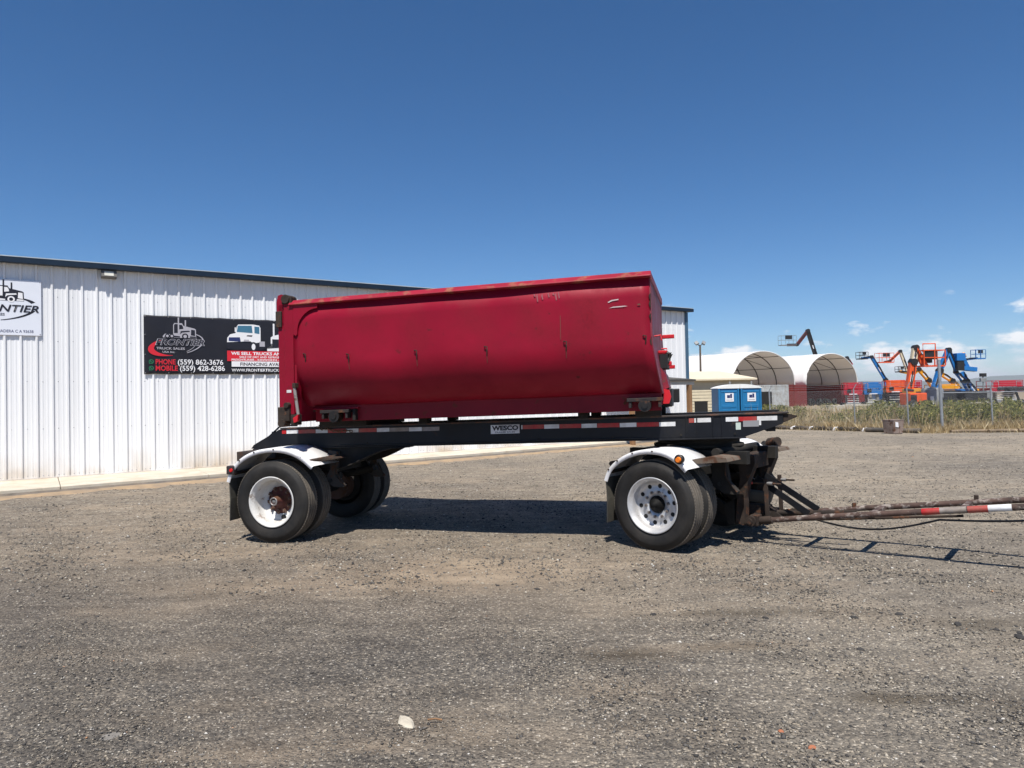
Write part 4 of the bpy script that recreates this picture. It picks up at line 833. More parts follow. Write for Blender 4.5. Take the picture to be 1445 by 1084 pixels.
for sgn in (-1, 1):
    sw = cb(side(sgn), 'side_wall', red_paint, 0); md = sw.modifiers.new('sheet', 'SOLIDIFY'); md.thickness = .012; md.offset = 0
    rp = [(-1.15, 3.025), (-1.185, 3.03), (-1.252, 2.978), (-1.257, 2.966), (-1.246, 2.958), (-1.205, 2.950), (-1.195, 2.95), (-1.195, 2.96), (-1.15, 3.0)]
    cb(MB().prism([(sgn * -v if sgn > 0 else v, w) for v, w in rp], .30, 4.735, 'yz'), 'top_rail', red_rail, .004)
    y0, y1 = sorted((sgn*.805, sgn*.845))
    cb(MB().bx(.42, 4.80, y0, y1, 1.492, 1.715), 'sill', M('red_sill', (.20, .006, .016), .5, spec=.25, var=.15, rust=.2, rscale=6), .004)
    cb(MB().bx(.42, 4.80, *sorted((sgn*.62, sgn*.80)), 1.55, 1.62), 'floor_rail', red_paint, .004)
    for u in (.75, 4.62):                                       # ground rollers in dark brackets
        rb = cb(MB().bx(u - .20, u + .20, *sorted((sgn*.848, sgn*.97)), 1.60, 1.64).bx(u - .18, u - .15, *sorted((sgn*.848, sgn*.96)), 1.53, 1.60).bx(u + .15, u + .18, *sorted((sgn*.848, sgn*.96)), 1.53, 1.60), 'roller_bracket', M('bracket_black', (.02, .014, .014), .7, rust=.3), .004)
        cb(MB().cyl((u, sgn*.85, 1.555), (u, sgn*.98, 1.555), .072, n=20).cyl((u, sgn*.98, 1.555), (u, sgn*.995, 1.555), .035, n=12), 'ground_roller', M('roller_grease', (.012, .010, .009), .45, var=.3, rust=.2, rscale=12))
    for u0, u1 in ((.34, 1.02), (1.75, 1.86), (3.80, 3.92), (4.48, 4.78)):
        cb(MB().bx(u0, u1, *sorted((sgn*.44, sgn*.62)), 1.4235, 1.56), 'skid', black_dusty, .004)
cb(MB().bx(.36, 4.78, -.80, .80, 1.625, 1.66), 'floor', rusty, 0)
# front wall, rounded like the sides
full = [(-1.194, 2.97)] + [(v + .006, w) for v, w in PROF[1:]] + [(-.70, 1.68), (.70, 1.68)] + [(-v - .006, w) for v, w in PROF[1:][::-1]] + [(1.194, 2.97)]
mb = MB(); n_ = len(full)
mb.add([(u_front(w) - .02, v, w) for v, w in full] + [(u_front(w) + .012, v, w) for v, w in full], [tuple(range(n_)), tuple(range(n_, 2*n_))[::-1]] + [(i, (i+1) % n_, n_ + (i+1) % n_, n_ + i) for i in range(n_)])
front_red = M('red_front', (.22, .014, .032), .5, var=.15, rust=.16, rscale=5, rustcol=(.10, .04, .035), dirt=.25, dirtcol=(.20, .06, .07))
cb(mb, 'front_wall', front_red, .006)
cb(MB().bx(4.66, 4.737, -1.16, 1.16, 2.93, 3.02), 'front_rail', red_rail, .006)
for v, w in ((.95, 2.44), (.95, 2.02), (-.2, 2.02)): cb(MB().bx(4.74, 4.90, v - .05, v + .05, w, w + .05), 'step', red_bright, .006)
cb(MB().tube([(4.74, .6, 2.28), (4.81, .6, 2.28), (4.82, .6, 2.23), (4.76, .6, 2.20)], .01, 6).tube([(4.74, -.9, 2.33), (4.81, -.9, 2.34), (4.82, -.9, 2.28)], .01, 6), 'tie_ring', red_bright, 0)
for v in (-.28, .06):
    cb(MB().bx(4.76, 4.86, v - .06, v + .06, 1.98, 2.16).tube([(4.80, v, 2.2), (4.88, v, 2.16), (4.86, v, 2.06), (4.80, v, 2.0)], .022, 6), 'hoist_hook', hub_black, .006)
    cb(MB().bx(4.75, 4.85, v - .07, v + .07, 2.17, 2.20), 'hoist_lug', red_bright, .004)
cb(MB().prism([(4.77, 2.0), (4.84, 1.9), (4.87, 1.75), (4.80, 1.72)], -.42, .22), 'hoist_plate', front_red, .004)
cb(MB().bx(4.78, 4.90, -.36, .16, 1.52, 1.74), 'bump_block', hub_black, .01)
for v in (-.46, .26): cb(MB().prism([(4.80, 1.74), (4.875, 1.72), (4.895, 1.64), (4.87, 1.56), (4.80, 1.56)], v - .035, v + .035), 'bump_ear', red_bright, .008)
cb(MB().bx(4.80, 4.96, .42, .72, 1.56, 1.74), 'bump_block', hub_black, .01)
# rear door frame and door
for sgn in (-1, 1):
    cb(MB().bx(.215, .345, *sorted((sgn*1.10, sgn*1.225)), 1.60, 3.005), 'rear_post', red_paint, .008)
    cb(MB().bx(.345, .375, *sorted((sgn*1.10, sgn*1.205)), 1.62, 2.92), 'post_return', red_paint, .004)
    gs = [(.35, 2.955), (.69, 2.955), (.685, 2.905)] + [(.685 - .28*math.sin(rad(a)), 2.625 + .28*math.cos(rad(a))) for a in range(0, 85, 12)] + [(.405, 2.60), (.385, 2.575), (.35, 2.60)]
    cb(MB().prism(gs, *sorted((sgn*1.21, sgn*1.232))), 'gusset', red_paint, .003)
    cb(MB().prism([(.10, 2.72), (.10, 3.02), (.12, 3.10), (.17, 3.115), (.215, 3.09), (.215, 2.72)], *sorted((sgn*1.15, sgn*1.20))), 'hinge_plate', red_paint, .006)
    cb(MB().cyl((.25, sgn*1.06, 3.045), (.25, sgn*1.25, 3.045), .055, n=14).bx(.19, .33, *sorted((sgn*1.12, sgn*1.23)), 2.985, 3.07), 'hinge_pin', rusty, .006)
    cb(MB().bx(.10, .18, *sorted((sgn*1.20, sgn*1.228)), 2.70, 2.90), 'door_latch', rusty, .006)
    lo = cb(MB().bx(.14, .30, *sorted((sgn*1.18, sgn*1.27)), 1.52, 1.70).cyl((.20, sgn*1.15, 1.50), (.20, sgn*1.29, 1.50), .05, n=12).bx(.30, .40, *sorted((sgn*1.14, sgn*1.24)), 1.47, 1.60).cyl((.27, sgn*1.15, 1.72), (.27, sgn*1.29, 1.72), .035, n=12), 'lower_latch', rusty, .008)
    cb(MB().cyl((.365, sgn*1.25, 1.95), (.415, sgn*1.25, 1.60), .020, n=10), 'latch_rod', M('rod_grey', (.25, .23, .22), .5, rust=.3, rscale=10))
    cb(MB().bx(.35, .395, *sorted((sgn*1.20, sgn*1.275)), 1.93, 1.99), 'rod_bracket', rusty, .005)
    cb(MB().prism([(.36, 1.56), (.43, 1.60), (.42, 1.52), (.37, 1.50)], *sorted((sgn*1.24, sgn*1.28))), 'latch_handle', red_bright, .004)
cb(MB().bx(.12, .205, -1.20, 1.20, 1.50, 2.99), 'tail_door', red_paint, .008)
cb(MB().bx(.215, .345, -1.10, 1.10, 2.93, 3.0), 'rear_rail', red_rail, .006)
cb(MB().bx(.245, .31, -1.2285, -1.2255, 1.875, 1.91), 'reflector', tape_white, 0)
cb(MB().bx(.40, 1.05, -.90, -.848, 1.645, 1.665), 'skid_rail', red_paint, .004)
cb(MB().bx(.98, 1.02, -.92, -.848, 1.50, 1.64), 'skid_lug', black_dusty, .004)
# tarp hooks along the side
for u, w in ((.50, 2.30), (1.09, 2.265), (1.98, 2.26), (2.85, 2.255), (3.78, 2.26), (4.66, 2.27)):
    cb(MB().tube([(u - .02, -1.195, w + .045), (u - .02, -1.225, w + .05), (u + .012, -1.23, w + .045), (u + .006, -1.215, w - .02), (u, -1.20, w - .06)], .0075, 5), 'tarp_hook', rusty, 0)
# scraped paint, a drawn seam line and printed marks on the side
scr = M('bare_scrape', (.50, .42, .42), .6); scr2 = M('rust_seam_mark', (.13, .05, .035), .8)
def scrape(pts, mat): cb(MB().add([(u, -1.2135, w) for u, w in pts], [tuple(range(len(pts)))]), 'scrape_seam', mat, 0)
scrape([(4.26, 2.715), (4.30, 2.735), (4.38, 2.742), (4.38, 2.730), (4.31, 2.722), (4.27, 2.705)], scr); scrape([(4.27, 2.645), (4.32, 2.660), (4.44, 2.662), (4.48, 2.655), (4.42, 2.650), (4.32, 2.648)], scr)
scrape([(4.58, 2.67), (4.61, 2.675), (4.62, 2.66), (4.59, 2.655)], scr2)

scrape([(3.722, 2.60), (3.728, 2.60), (3.727, 2.33), (3.721, 2.33)], scr2)  # vertical seam of the sheet drawn as a thin dark strip
for k in range(7): scrape([(3.42 + .05*k + .02*math.sin(k*5), 2.865 - .012*(k % 3)), (3.435 + .05*k + .02*math.sin(k*5), 2.868), (3.445 + .05*k + .02*math.sin(k*5), 2.84 - .02*((k*3) % 4)), (3.432 + .05*k + .02*math.sin(k*5), 2.835 - .02*((k*3) % 4))], M('chalky_scrape', (.30, .085, .10), .7))
for k, w_ in enumerate((2.72, 2.63, 2.50, 2.22)): cb(MB().prism([(4.716, w_), (4.7285, w_ - .01), (4.7285, w_ + .06 + .03*(k % 2)), (4.708, w_ + .04)], -1.2125, -1.19), 'rust_edge', rusty, 0)

for u, w in ((1.09, 2.20), (1.98, 2.195), (2.85, 2.19), (3.78, 2.195)): cb(MB().tube([(u, -1.203, w + .01), (u + .002, -1.200, w - .03), (u + .001, -1.190, w - .075)], .004, 4), 'rust_run', scr2, 0)
body(MB().tube([(.6, -.575, 1.165), (2.0, -.572, 1.160), (3.4, -.575, 1.166), (4.6, -.572, 1.162)], .008, 5), 'wiring', hose_m, 0)
for u in (.15, 1.0, 2.2, 3.3, 4.2, 5.0, 5.6): body(MB().cyl((u, -.560, 1.19), (u, -.572, 1.19), .013, n=6), 'bolt', black_dusty, 0)
# ================================================================== BACKGROUND
# ---------------------------------------------------------------- beige building, toilets, light pole
bb = empty('beige_shed', (14.2, 48.0, GZ), rad(4), 'low beige shed with lapped siding behind the blue toilets', 'shed')
W0, W1, DP_ = -5.2, 2.0, 7.0
MB().bx(W0, W1, .02, DP_, 0, 2.72).build('wall', beige, bb)
for k in range(13):
    if k < 6:
        for a, b in ((W0, -1.95), (-1.02, W1)): MB().prism([(0.02, .02 + k*.21), (-.028, .02 + k*.21), (-.004, .225 + k*.21), (.02, .225 + k*.21)], a, b, 'yz').build('siding_board', beige, bb)
    else: MB().prism([(0.02, .02 + k*.21), (-.028, .02 + k*.21), (-.004, .225 + k*.21), (.02, .225 + k*.21)], W0, W1, 'yz').build('siding_board', beige, bb)
MB().bx(-1.93, -1.04, -.01, .03, 0.0, 1.27).build('dark_door_panel', opening_shade, bb)  # black panel on the closed wall imitates a shaded doorway
MB().add([(W0-.3,-.35,2.76),(W1+.3,-.35,2.76),(W1-.9,3.4,3.38),(W0-.3,3.4,3.42),(W1+.3,7.3,2.76),(W0-.3,7.3,2.76),(W0-.3,-.35,2.66),(W1+.3,-.35,2.66),(W1+.3,7.3,2.66),(W0-.3,7.3,2.66)],
   [(0,1,2,3),(3,2,4,5),(1,4,2),(0,6,7,1),(1,7,8,4),(4,8,9,5),(5,9,6,0),(0,3,5),(6,9,8,7)]).build('roof', beige_roof, bb)
def toilet(x, y, rz, label, t0):
    t = empty('portable_toilet', (x, y, GZ), rz, label, 'toilet', 'portable toilets side by side')
    MB().bx(-.565, .565, 0, 1.17, .10, 2.03).build('cabin', toilet_blue, t, .03)
    MB().bx(-.58, .58, -.02, 1.19, 0, .12).build('skid', M('skid_grey', (.12, .12, .13), .7), t)
    for a, b in ((-.565, -.47), (.47, .565)): MB().bx(a, b, -.045, .0, .12, 2.03).build('door_post', toilet_blue, t, .01)
    d = MB().bx(-.455, .455, -.03, .0, .14, 1.93).build('door', toilet_blue, t, .01)
    for a, b, c, e in ((-.38, .38, 1.0, 1.15), (-.36, -.06, .22, .92), (.06, .36, .22, .92), (-.42, .42, 1.82, 1.88)): MB().bx(a, b, -.048, -.028, c, e).build('door_moulding', toilet_blue, d, .01)
    MB().bx(-.21, .25, -.056, -.049, 1.33, 1.78).build('notice', ink_white, d); MB().bx(-.11, .05, -.060, -.0565, 1.52, 1.68).build('notice_print', ink_navy, d); MB().bx(.06, .16, -.060, -.0565, 1.52, 1.74).build('notice_print', ink_navy, d)
    MB().bx(-.15, .19, -.060, -.0565, 1.40, 1.44).build('notice_print', ink_grey, d)
    secs = []
    for k in range(11):
        secs.append((-.595 + .119*k, 2.06 + .20*math.sin(math.pi*(t0 + .05*k)) ** .7))
    MB().prism(secs[::-1] + [(-.595, 2.03), (.595, 2.03)], -.06, 1.22).build('roof', toilet_white, t, .015)
    MB().cyl((.42, 1.0, 2.1), (.42, 1.0, 2.42), .05, n=10).build('vent_pipe', M('vent_grey', (.2, .2, .2), .7), t)
    return t
toilet(11.58, 38, rad(2), 'bright blue portable toilet standing beside the grey post, next to the beige shed', 0.0); toilet(12.78, 38.04, rad(2), 'bright blue portable toilet standing on the side towards the grey container', 0.5)
lp = empty('light_pole', (15.95, 60, GZ), 0, 'brown light pole with two flood heads behind the beige shed', 'light pole')
MB().cyl((0, 0, 0), (.02, 0, 5.9), .10, .075, n=10).build('pole', M('pole_brown', (.11, .08, .06), .8), lp)
for s_ in (-1, 1):
    MB().beam((0, 0, 5.8), (s_*.25, -.05, 5.98), .05, .05).build('arm', lift_black, lp)
    MB().bx(-.15, .15, -.08, .08, -.16, .16).xf(Matrix.Translation((s_*.30, -.1, 6.05)) @ Matrix.Rotation(rad(30*s_), 4, 'Y') @ Matrix.Rotation(rad(-35), 4, 'X')).build('flood_head', lift_grey, lp, .02)

# ---------------------------------------------------------------- shipping containers
def box_container(name, x, y, rz, L_, mat, label, door_end=True, group=None, opening=False):
    c = empty(name, (x, y, GZ), rz, label, 'container', group)         # local x along its length, end face at x = 0
    MB().bx(.04, L_ - .04, .03, 2.41, .12, 2.54).build('shell', mat, c)
    fr = MB()
    for a in (0, L_ - .16):
        for b in (0, 2.29): fr.bx(a, a + .16, b, b + .15, 0, 2.59)
    for b in (0, 2.31):
        fr.bx(.16, L_ - .16, b, b + .13, 0, .16); fr.bx(.16, L_ - .16, b, b + .13, 2.47, 2.59)
    for a in (0, L_ - .15): fr.bx(a, a + .15, .15, 2.29, 0, .16); fr.bx(a, a + .15, .15, 2.29, 2.45, 2.59)
    fr.build('frame', mat, c)
    for sd, y0 in ((-1, .02), (1, 2.42)):
        pts = []; x = .17; k = 0
        while x < L_ - .3:
            for dx, h in ((0, 0), (.07, 0), (.12, .045), (.20, .045), (.25, 0)): pts.append((x + dx, y0 + (h if sd < 0 else -h)))
            x += .27
        pp = [(a, b + (-.03 if sd < 0 else .03)) for a, b in pts]
        n = len(pp); MB().add([(a, b, .16) for a, b in pp] + [(a, b, 2.47) for a, b in pp], [(i, i+1, n+i+1, n+i) for i in range(n-1)]).build('corrugated_side', mat, c)
    if door_end:
        for b0, b1 in ((.16, 1.20), (1.23, 2.28)):
            d = MB().bx(-.01, .05, b0, b1, .18, 2.44).build('door', mat, c, .01)
            for z in (.45, .95, 1.45, 1.95, 2.3): MB().bx(-.03, -.008, b0 + .08, b1 - .08, z, z + .06).build('door_rib', mat, d)
            for b in (b0 + .25, b1 - .25): MB().cyl((-.045, b, .15), (-.045, b, 2.48), .018, n=6).build('lock_bar', mat, d)
    if opening:
        MB().bx(L_*.04, L_*.5, -.035, .0, .16, 2.2).build('roller_door_frame', cont_grey, c); MB().bx(L_*.08, L_*.46, -.045, -.034, .16, 1.85).build('dark_doorway_panel', opening_shade, c)  # unlit inside is painted as a black panel over the closed shell
    return c
ax = math.atan2(.81, -.58)                              # shelters run back along (-.58, .81)
AXD = Vector((-.58, .81, 0)); ACR = Vector((.81, .58, 0))
S1R = Vector((33.9, 85.0, 0)); S2L = S1R + ACR * 2.2; S2R = S2L + ACR * 12.0; S1L = S1R - ACR * 12.0
box_container('shipping_container', S1R.x - .1*ACR.x, S1R.y - .1*ACR.y, ax, 12.2, cont_red, 'dark red shipping container carrying both white shelters between them').scale = (1, -1, 1)
box_container('shipping_container', S2R.x, S2R.y, ax, 12.2, cont_red, 'dark red shipping container under the far foot of the shelter').scale = (1, -1, 1)
bk = S2L + AXD * 11.0; box_container('shipping_container', bk.x + ACR.x*.4, bk.y + ACR.y*.4, math.atan2(.58, .81), 11.6, cont_red, 'dark red shipping container closing the back of the open shelter', False)
box_container('shipping_container', 27.1, 78.6, rad(14), 4.0, cont_grey, 'light grey corrugated shipping container with a doorway painted dark', False, opening=True)
for i, (a, b, r_) in enumerate([(1.2, -1.0, .45), (1.9, -.4, .42), (2.5, -1.2, .46), (3.4, -.6, .40), (4.4, -.9, .44), (5.6, -.5, .40), (7.0, -.6, .42)]):
    p = S2L + ACR * a - AXD * (-1.0 - b); q = Matrix.Translation((p.x, p.y, GZ + r_ * .97)) @ Matrix.Rotation(rad(20 + 33*i), 4, 'Z') @ Matrix.Rotation(rad(8*(i % 3)), 4, 'X')
    ty = MB().lathe([(r_*.55, -.12), (r_*.9, -.14), (r_, -.10), (r_, .10), (r_*.9, .14), (r_*.55, .12), (r_*.55, -.12)], 20).build('loose_tyre', rubber); ty.matrix_world = q
    tag(ty, 'worn black tyre lying in the open mouth of the shelter', 'tyre', 'tyres dumped in the shelter mouth')
def shelter(left, label):
    s = empty('fabric_shelter', (left.x, left.y, 2.59 + GZ), math.atan2(.58, .81), label, 'shelter')  # local x across, y back
    def arc(k, n=24, r=1.0): a = math.pi * k / n; return 6.0 - 6.0*r*math.cos(a), 3.95*r*math.sin(a) ** .92
    secs = []
    for j in range(25):
        y = j * .5; sagf = .035 * math.sin(math.pi * ((j % 5) / 5)); secs.append([(6 + (arc(k)[0] - 6) * (1 - sagf*.3), y, arc(k)[1] - sagf) for k in range(25)])
    o = MB().strip(secs).build('fabric_cover', fabric, s); md = o.modifiers.new('t', 'SOLIDIFY'); md.thickness = .03; md.offset = -1
    for y in (.05, 2.5, 5.0, 7.5, 10.0, 11.9):
        MB().tube([(6 + (arc(k)[0]-6)*.985, y, arc(k)[1]*.985) for k in range(25)], .055 if y > .1 else .08, 6).build('hoop', truss_m if y > .1 else fabric, s)
    for k in (4, 8, 12, 16, 20): x, z = arc(k); MB().cyl((6 + (x-6)*.975, .1, z*.975), (6 + (x-6)*.975, 11.9, z*.975), .035, n=6).build('purlin', truss_m, s)
    for a, b in ((20, 16), (16, 12), (4, 8), (8, 12)):
        for y0, y1 in ((2.5, 5.0), (7.5, 10.0)): MB().cyl((6 + (arc(a)[0]-6)*.97, y0, arc(a)[1]*.97), (6 + (arc(b)[0]-6)*.97, y1, arc(b)[1]*.97), .03, n=6).build('brace', truss_m, s)
    bw = [(6 + (arc(k)[0]-6)*.98, arc(k)[1]*.98) for k in range(25)]; MB().prism(bw, 11.95, 11.98).build('end_wall', fabric, s)
    return s
shelter(S1L, 'white arched fabric shelter behind the beige shed'); shelter(S2L, 'white arched fabric shelter with its open mouth beside the red lifts')

# ---------------------------------------------------------------- lifts
def basket(mb, c, w, d, h, rz, t=.035):
    m = Matrix.Translation(c) @ Matrix.Rotation(rz, 4, 'Z'); b = MB()
    b.bx(-w/2, w/2, -d/2, d/2, 0, .10)
    for x in (-w/2, 0, w/2):
        for y in (-d/2, d/2): b.bx(x - t/2, x + t/2, y - t/2, y + t/2, .1, h)
    for z in (h*.55, h):
        for y in (-d/2, d/2): b.bx(-w/2, w/2, y - t/2, y + t/2, z - t/2, z + t/2)
        for x in (-w/2, w/2): b.bx(x - t/2, x + t/2, -d/2, d/2, z - t/2, z + t/2)
    b.xf(m); mb.v_off = 0; o = len(mb.v); mb.v += b.v; mb.f += [tuple(i + o for i in f) for f in b.f]; mb.sm += b.sm; return m
def tyres(par, base, w, l, r, rz):
    for sx in (-1, 1):
        for sy in (-1, 1):
            o = MB().lathe([(0, -.16), (r*.5, -.16), (r*.9, -.15), (r, -.10), (r, .10), (r*.9, .15), (r*.5, .16), (0, .16)], 18).xf(Matrix.Rotation(rz, 4, 'Z') @ Matrix.Translation((sx*l/2, sy*w/2, r))).build('wheel', rubber, par)
            MB().lathe([(0, -.175), (r*.45, -.175), (r*.48, -.16)], 14).xf(Matrix.Rotation(rz, 4, 'Z') @ Matrix.Translation((sx*l/2, sy*w/2, r))).build('rim', lift_grey, o)
def boom_lift(label, x, y, path, mats, rz=0.0, ch=(1.9, 2.6, .75), bk=None, secw=.36, group=None, box=True, bmat=None, kind='boom lift', tmat=None):
    """path: points relative to the base point; mats: paint of each boom section; first point sits on the turret"""
    t = empty('boom_lift', (x, y, GZ), 0, label, kind, group); cm = mats[0]; rot = Matrix.Rotation(rz, 4, 'Z')
    if box:
        tyres(t, None, ch[0], ch[1] * .75, .48, rz)
        MB().bx(-ch[1]/2, ch[1]/2, -ch[0]/2 + .2, ch[0]/2 - .2, .35, ch[2]).xf(rot).build('chassis', lift_grey, t, .03)
        MB().bx(-ch[1]*.45, ch[1]*.5, -ch[0]*.42, ch[0]*.42, ch[2] + .03, ch[2] + .95).xf(rot).build('turret', tmat or cm, t, .06)
        MB().bx(-ch[1]*.44, -ch[1]*.1, -ch[0]*.44, -ch[0]*.425, ch[2] + .2, ch[2] + .8).xf(rot).build('engine_cover', lift_black, t)
    n = len(path) - 1
    for k in range(n):
        w = secw * (1 - .13 * k); MB().beam(path[k], path[k+1], w * .75, w).build('boom_section', mats[min(k, len(mats)-1)], t, .015)
        if k > 0: MB().cyl(Vector(path[k]) - Vector((0, w*.6, 0)), Vector(path[k]) + Vector((0, w*.6, 0)), w * .62, n=12).build('knuckle', lift_black, t)
        a, b = Vector(path[k]), Vector(path[k+1]); d = (b - a).normalized(); off = Vector((0, -w*.45, w*.35))
        MB().cyl(a + d*.3 + off, a + (b-a)*.62 + off, .05, n=8).build('ram', lift_black, t)
        MB().tube([a + d*.1 + Vector((w*.1, -w*.5, w*.30)), a + (b-a)*.5 + Vector((w*.25, -w*.55, w*.42)), b - d*.1 + Vector((w*.1, -w*.5, w*.30))], .028, 5).build('hydraulic_hose', lift_black, t)
        if k < 2 and (b - a).length > .9: m_ = a + (b-a)*.45; MB().beam(m_ - d*.28 + Vector((0, -w*.40, 0)), m_ + d*.28 + Vector((0, -w*.40, 0)), .02, w*.45).build('decal', ink_white if mats[0] is not lift_cream else lift_black, t)
        MB().beam(a + d*.05, a + d*.22, w*.86, w*1.1).build('boom_collar', lift_black, t)
    if bk:
        w, d, h, brz, cm2 = bk; e = Vector(path[-1]); mb = MB(); basket(mb, e + Vector((0, -.1, -.1)), w, d, h, brz); o = mb.build('basket', bmat or cm2, t)
        MB().bx(-w*.22, w*.22, -d*.52, -d*.40, h*.62, h*1.02).xf(Matrix.Translation(e + Vector((0, -.1, -.1))) @ Matrix.Rotation(brz, 4, 'Z')).build('control_box', lift_black, o)
    return t
def scissor_lift(label, x, y, rz, mat, w=1.55, l=2.6, h=2.5, group=None, plat=None):
    t = empty('scissor_lift', (x, y, GZ), rz, label, 'scissor lift', group); pz = h - 1.12
    tyres(t, None, l - .5, w - .15, .32, 0)
    MB().bx(-w/2 + .12, w/2 - .12, -l/2, l/2, .22, .62).build('chassis', lift_grey, t, .03)
    L_ = (pz - .62) / 4
    for k in range(4):
        for s_ in (-1, 1):
            for xx in (-w*.30, w*.30): MB().beam((xx, -l*.42*s_, .66 + k*L_), (xx, l*.42*s_, .64 + (k+1)*L_), .06, .09).build('scissor_arm', lift_grey, t)
        MB().bx(-w*.32, w*.32, -l*.44, -l*.40, .62 + k*L_, .68 + k*L_).build('cross_bar', M('pale_bar', (.55, .55, .52), .6), t)
    MB().bx(-w/2, w/2, -l/2, l/2, pz, pz + .14).build('platform', mat, t, .01)
    pl = MB()
    for xx in (-w/2, -w/6, w/6, w/2):
        for yy in (-l/2, l/2): pl.bx(xx - .025, xx + .025, yy - .025, yy + .025, pz + .14, h)
    for zz in (pz + .62, h):
        for yy in (-l/2, l/2): pl.bx(-w/2, w/2, yy - .025, yy + .025, zz - .03, zz + .03)
        for xx in (-w/2, w/2): pl.bx(xx - .025, xx + .025, -l/2, l/2, zz - .03, zz + .03)
    pl.build('guard_rail', mat, t)
    for yy in (-l/2, l/2): MB().bx(-w/2 + .03, w/2 - .03, yy - .012, yy + .012, pz + .14, pz + .42).build('kick_board', mat, t)
    for xx in (-w/2, w/2): MB().bx(xx - .012, xx + .012, -l/2 + .03, l/2 - .03, pz + .14, pz + .42).build('kick_board', mat, t)
    MB().bx(-w*.46, -w*.30, -l/2 - .05, -l/2 - .01, pz + .45, h - .1).build('gate_panel', mat, t); MB().bx(w*.30, w*.46, -l/2 - .05, -l/2 - .01, pz + .45, h - .1).build('gate_panel', mat, t)
    MB().bx(-w*.28, w*.28, -l/2 - .06, -l/2 - .02, pz + .55, h - .02).build('control_panel', mat, t, .01); MB().bx(-w*.36, w*.36, -l/2 - .02, -l/2 + .05, pz + .02, pz + .5).build('tray', mat, t, .01)
    MB().bx(-w*.22, w*.22, -l/2 - .08, -l/2 - .05, pz + .02, pz + .10).build('plate', ink_white, t)
    MB().bx(-w*.34, -w*.10, -l/2 - .075, -l/2 - .05, pz + .2, pz + .5).build('vent', lift_black, t)
    return t
GS = 'scissor lifts lined up behind the concrete wall'
scissor_lift('crimson scissor lift at the foot of the white shelter', 32.5, 68, rad(-20), lift_red, group=GS)
scissor_lift('blue scissor lift between the crimson and the orange lift', 34.4, 68, rad(-20), lift_blue, group=GS)
scissor_lift('bright orange scissor lift next to the blue one', 36.5, 68, rad(-20), lift_orange, h=2.65, group=GS)
scissor_lift('yellow scissor lift peeping out behind the blue and orange lifts', 36.2, 71.5, rad(-20), lift_yellow, w=1.5, h=2.5, group=GS)
scissor_lift('dark red scissor lift behind the orange boom lift', 39.6, 72.0, rad(-10), lift_red, w=2.6, h=2.65, group=GS)
scissor_lift('crimson scissor lift with a wide platform behind the black conveyor', 48.0, 70.0, rad(-4), lift_red, w=2.85, h=2.45, group=GS)
scissor_lift('amber scissor lift lowered under the blue boom', 39.9, 66.0, rad(-8), lift_yellow, w=1.9, h=2.15, group=GS)
scissor_lift('blue scissor lift lowered under the amber one', 39.2, 63.0, rad(-8), lift_blue, w=1.9, h=1.7, group=GS)
GB = 'boom lifts parked in the rental yard'
boom_lift('blue telescopic boom lift with a black basket rising behind the scissor lifts', 39.0, 74, [(0, 0, 1.9), (-.05, 0, 2.8), (-1.45, 0, 5.25), (-2.5, 0, 5.1)], [lift_blue], rad(10), bk=(.85, .8, .75, .2, lift_black), group=GB)
boom_lift('orange articulated boom lift with its jib folded over a peak', 43.5, 77, [(0, 0, 1.8), (-.4, 0, 3.2), (-1.3, 0, 5.95), (-2.45, 0, 4.9), (-3.1, 0, 4.8)], [lift_orange, lift_cream, lift_orange], rad(0), bk=(1.7, .8, 1.05, .1, lift_orange), secw=.34, group=GB)
boom_lift('orange and cream boom lift holding its large orange basket up high', 31.0, 55, [(-.3, 0, 1.6), (.10, 0, 3.9), (.32, 0, 5.0), (.85, -.1, 3.65)], [lift_orange, lift_cream, lift_orange, lift_black], rad(8), ch=(1.5, 1.5, .55), secw=.5, group=GB, bk=None)
big = [o for o in bpy.data.objects if o.name.startswith('boom_lift') and o.get('label', '').startswith('orange and cream')][0]
mb = MB(); basket(mb, Vector((1.30, -.3, 3.5)), 1.75, .9, 1.25, rad(6), .07); mb.build('basket', lift_orange, big)
MB().bx(.6, 1.55, -.75, -.55, 4.05, 4.75).build('control_box', lift_black, big, .05); MB().tube([(.50, -.7, 4.6), (.50, -.7, 5.25), (1.45, -.7, 5.25), (1.45, -.7, 4.6)], .05, 6).build('overhead_bar', lift_orange, big)
MB().bx(.62, 1.5, -.2, .1, 3.8, 4.5).build('canopy_panel', lift_black, big, .03); MB().beam((.30, -.15, 5.0), (1.05, -.35, 3.5), .12, .16).build('jib', lift_orange, big)
boom_lift('yellow boom lift crouched behind the orange and cream one', 44.6, 75, [(0, 0, 1.7), (-.6, 0, 2.7), (-1.6, 0, 3.9), (-2.2, 0, 3.4), (-3.6, 0, 3.7)], [lift_yellow], rad(-5), bk=(.75, .7, .6, .1, lift_black), secw=.45, group=GB)
boom_lift('large blue boom lift folded into an upside-down V behind the tall fence post', 36.0, 60, [(-.4, 0, 1.7), (.15, 0, 3.3), (.95, 0, 5.05), (1.6, 0, 3.3)], [lift_blue], rad(6), ch=(2.0, 2.0, .7), secw=.45, group=GB, tmat=lift_black)
blu = [o for o in bpy.data.objects if o.get('label', '').startswith('large blue boom')][0]
MB().bx(1.35, 2.1, -.5, .3, 4.1, 4.75).build('engine_box', lift_blue, blu, .04); MB().bx(1.4, 2.0, -.45, .2, 3.3, 4.08).build('engine_bay', lift_black, blu, .04)
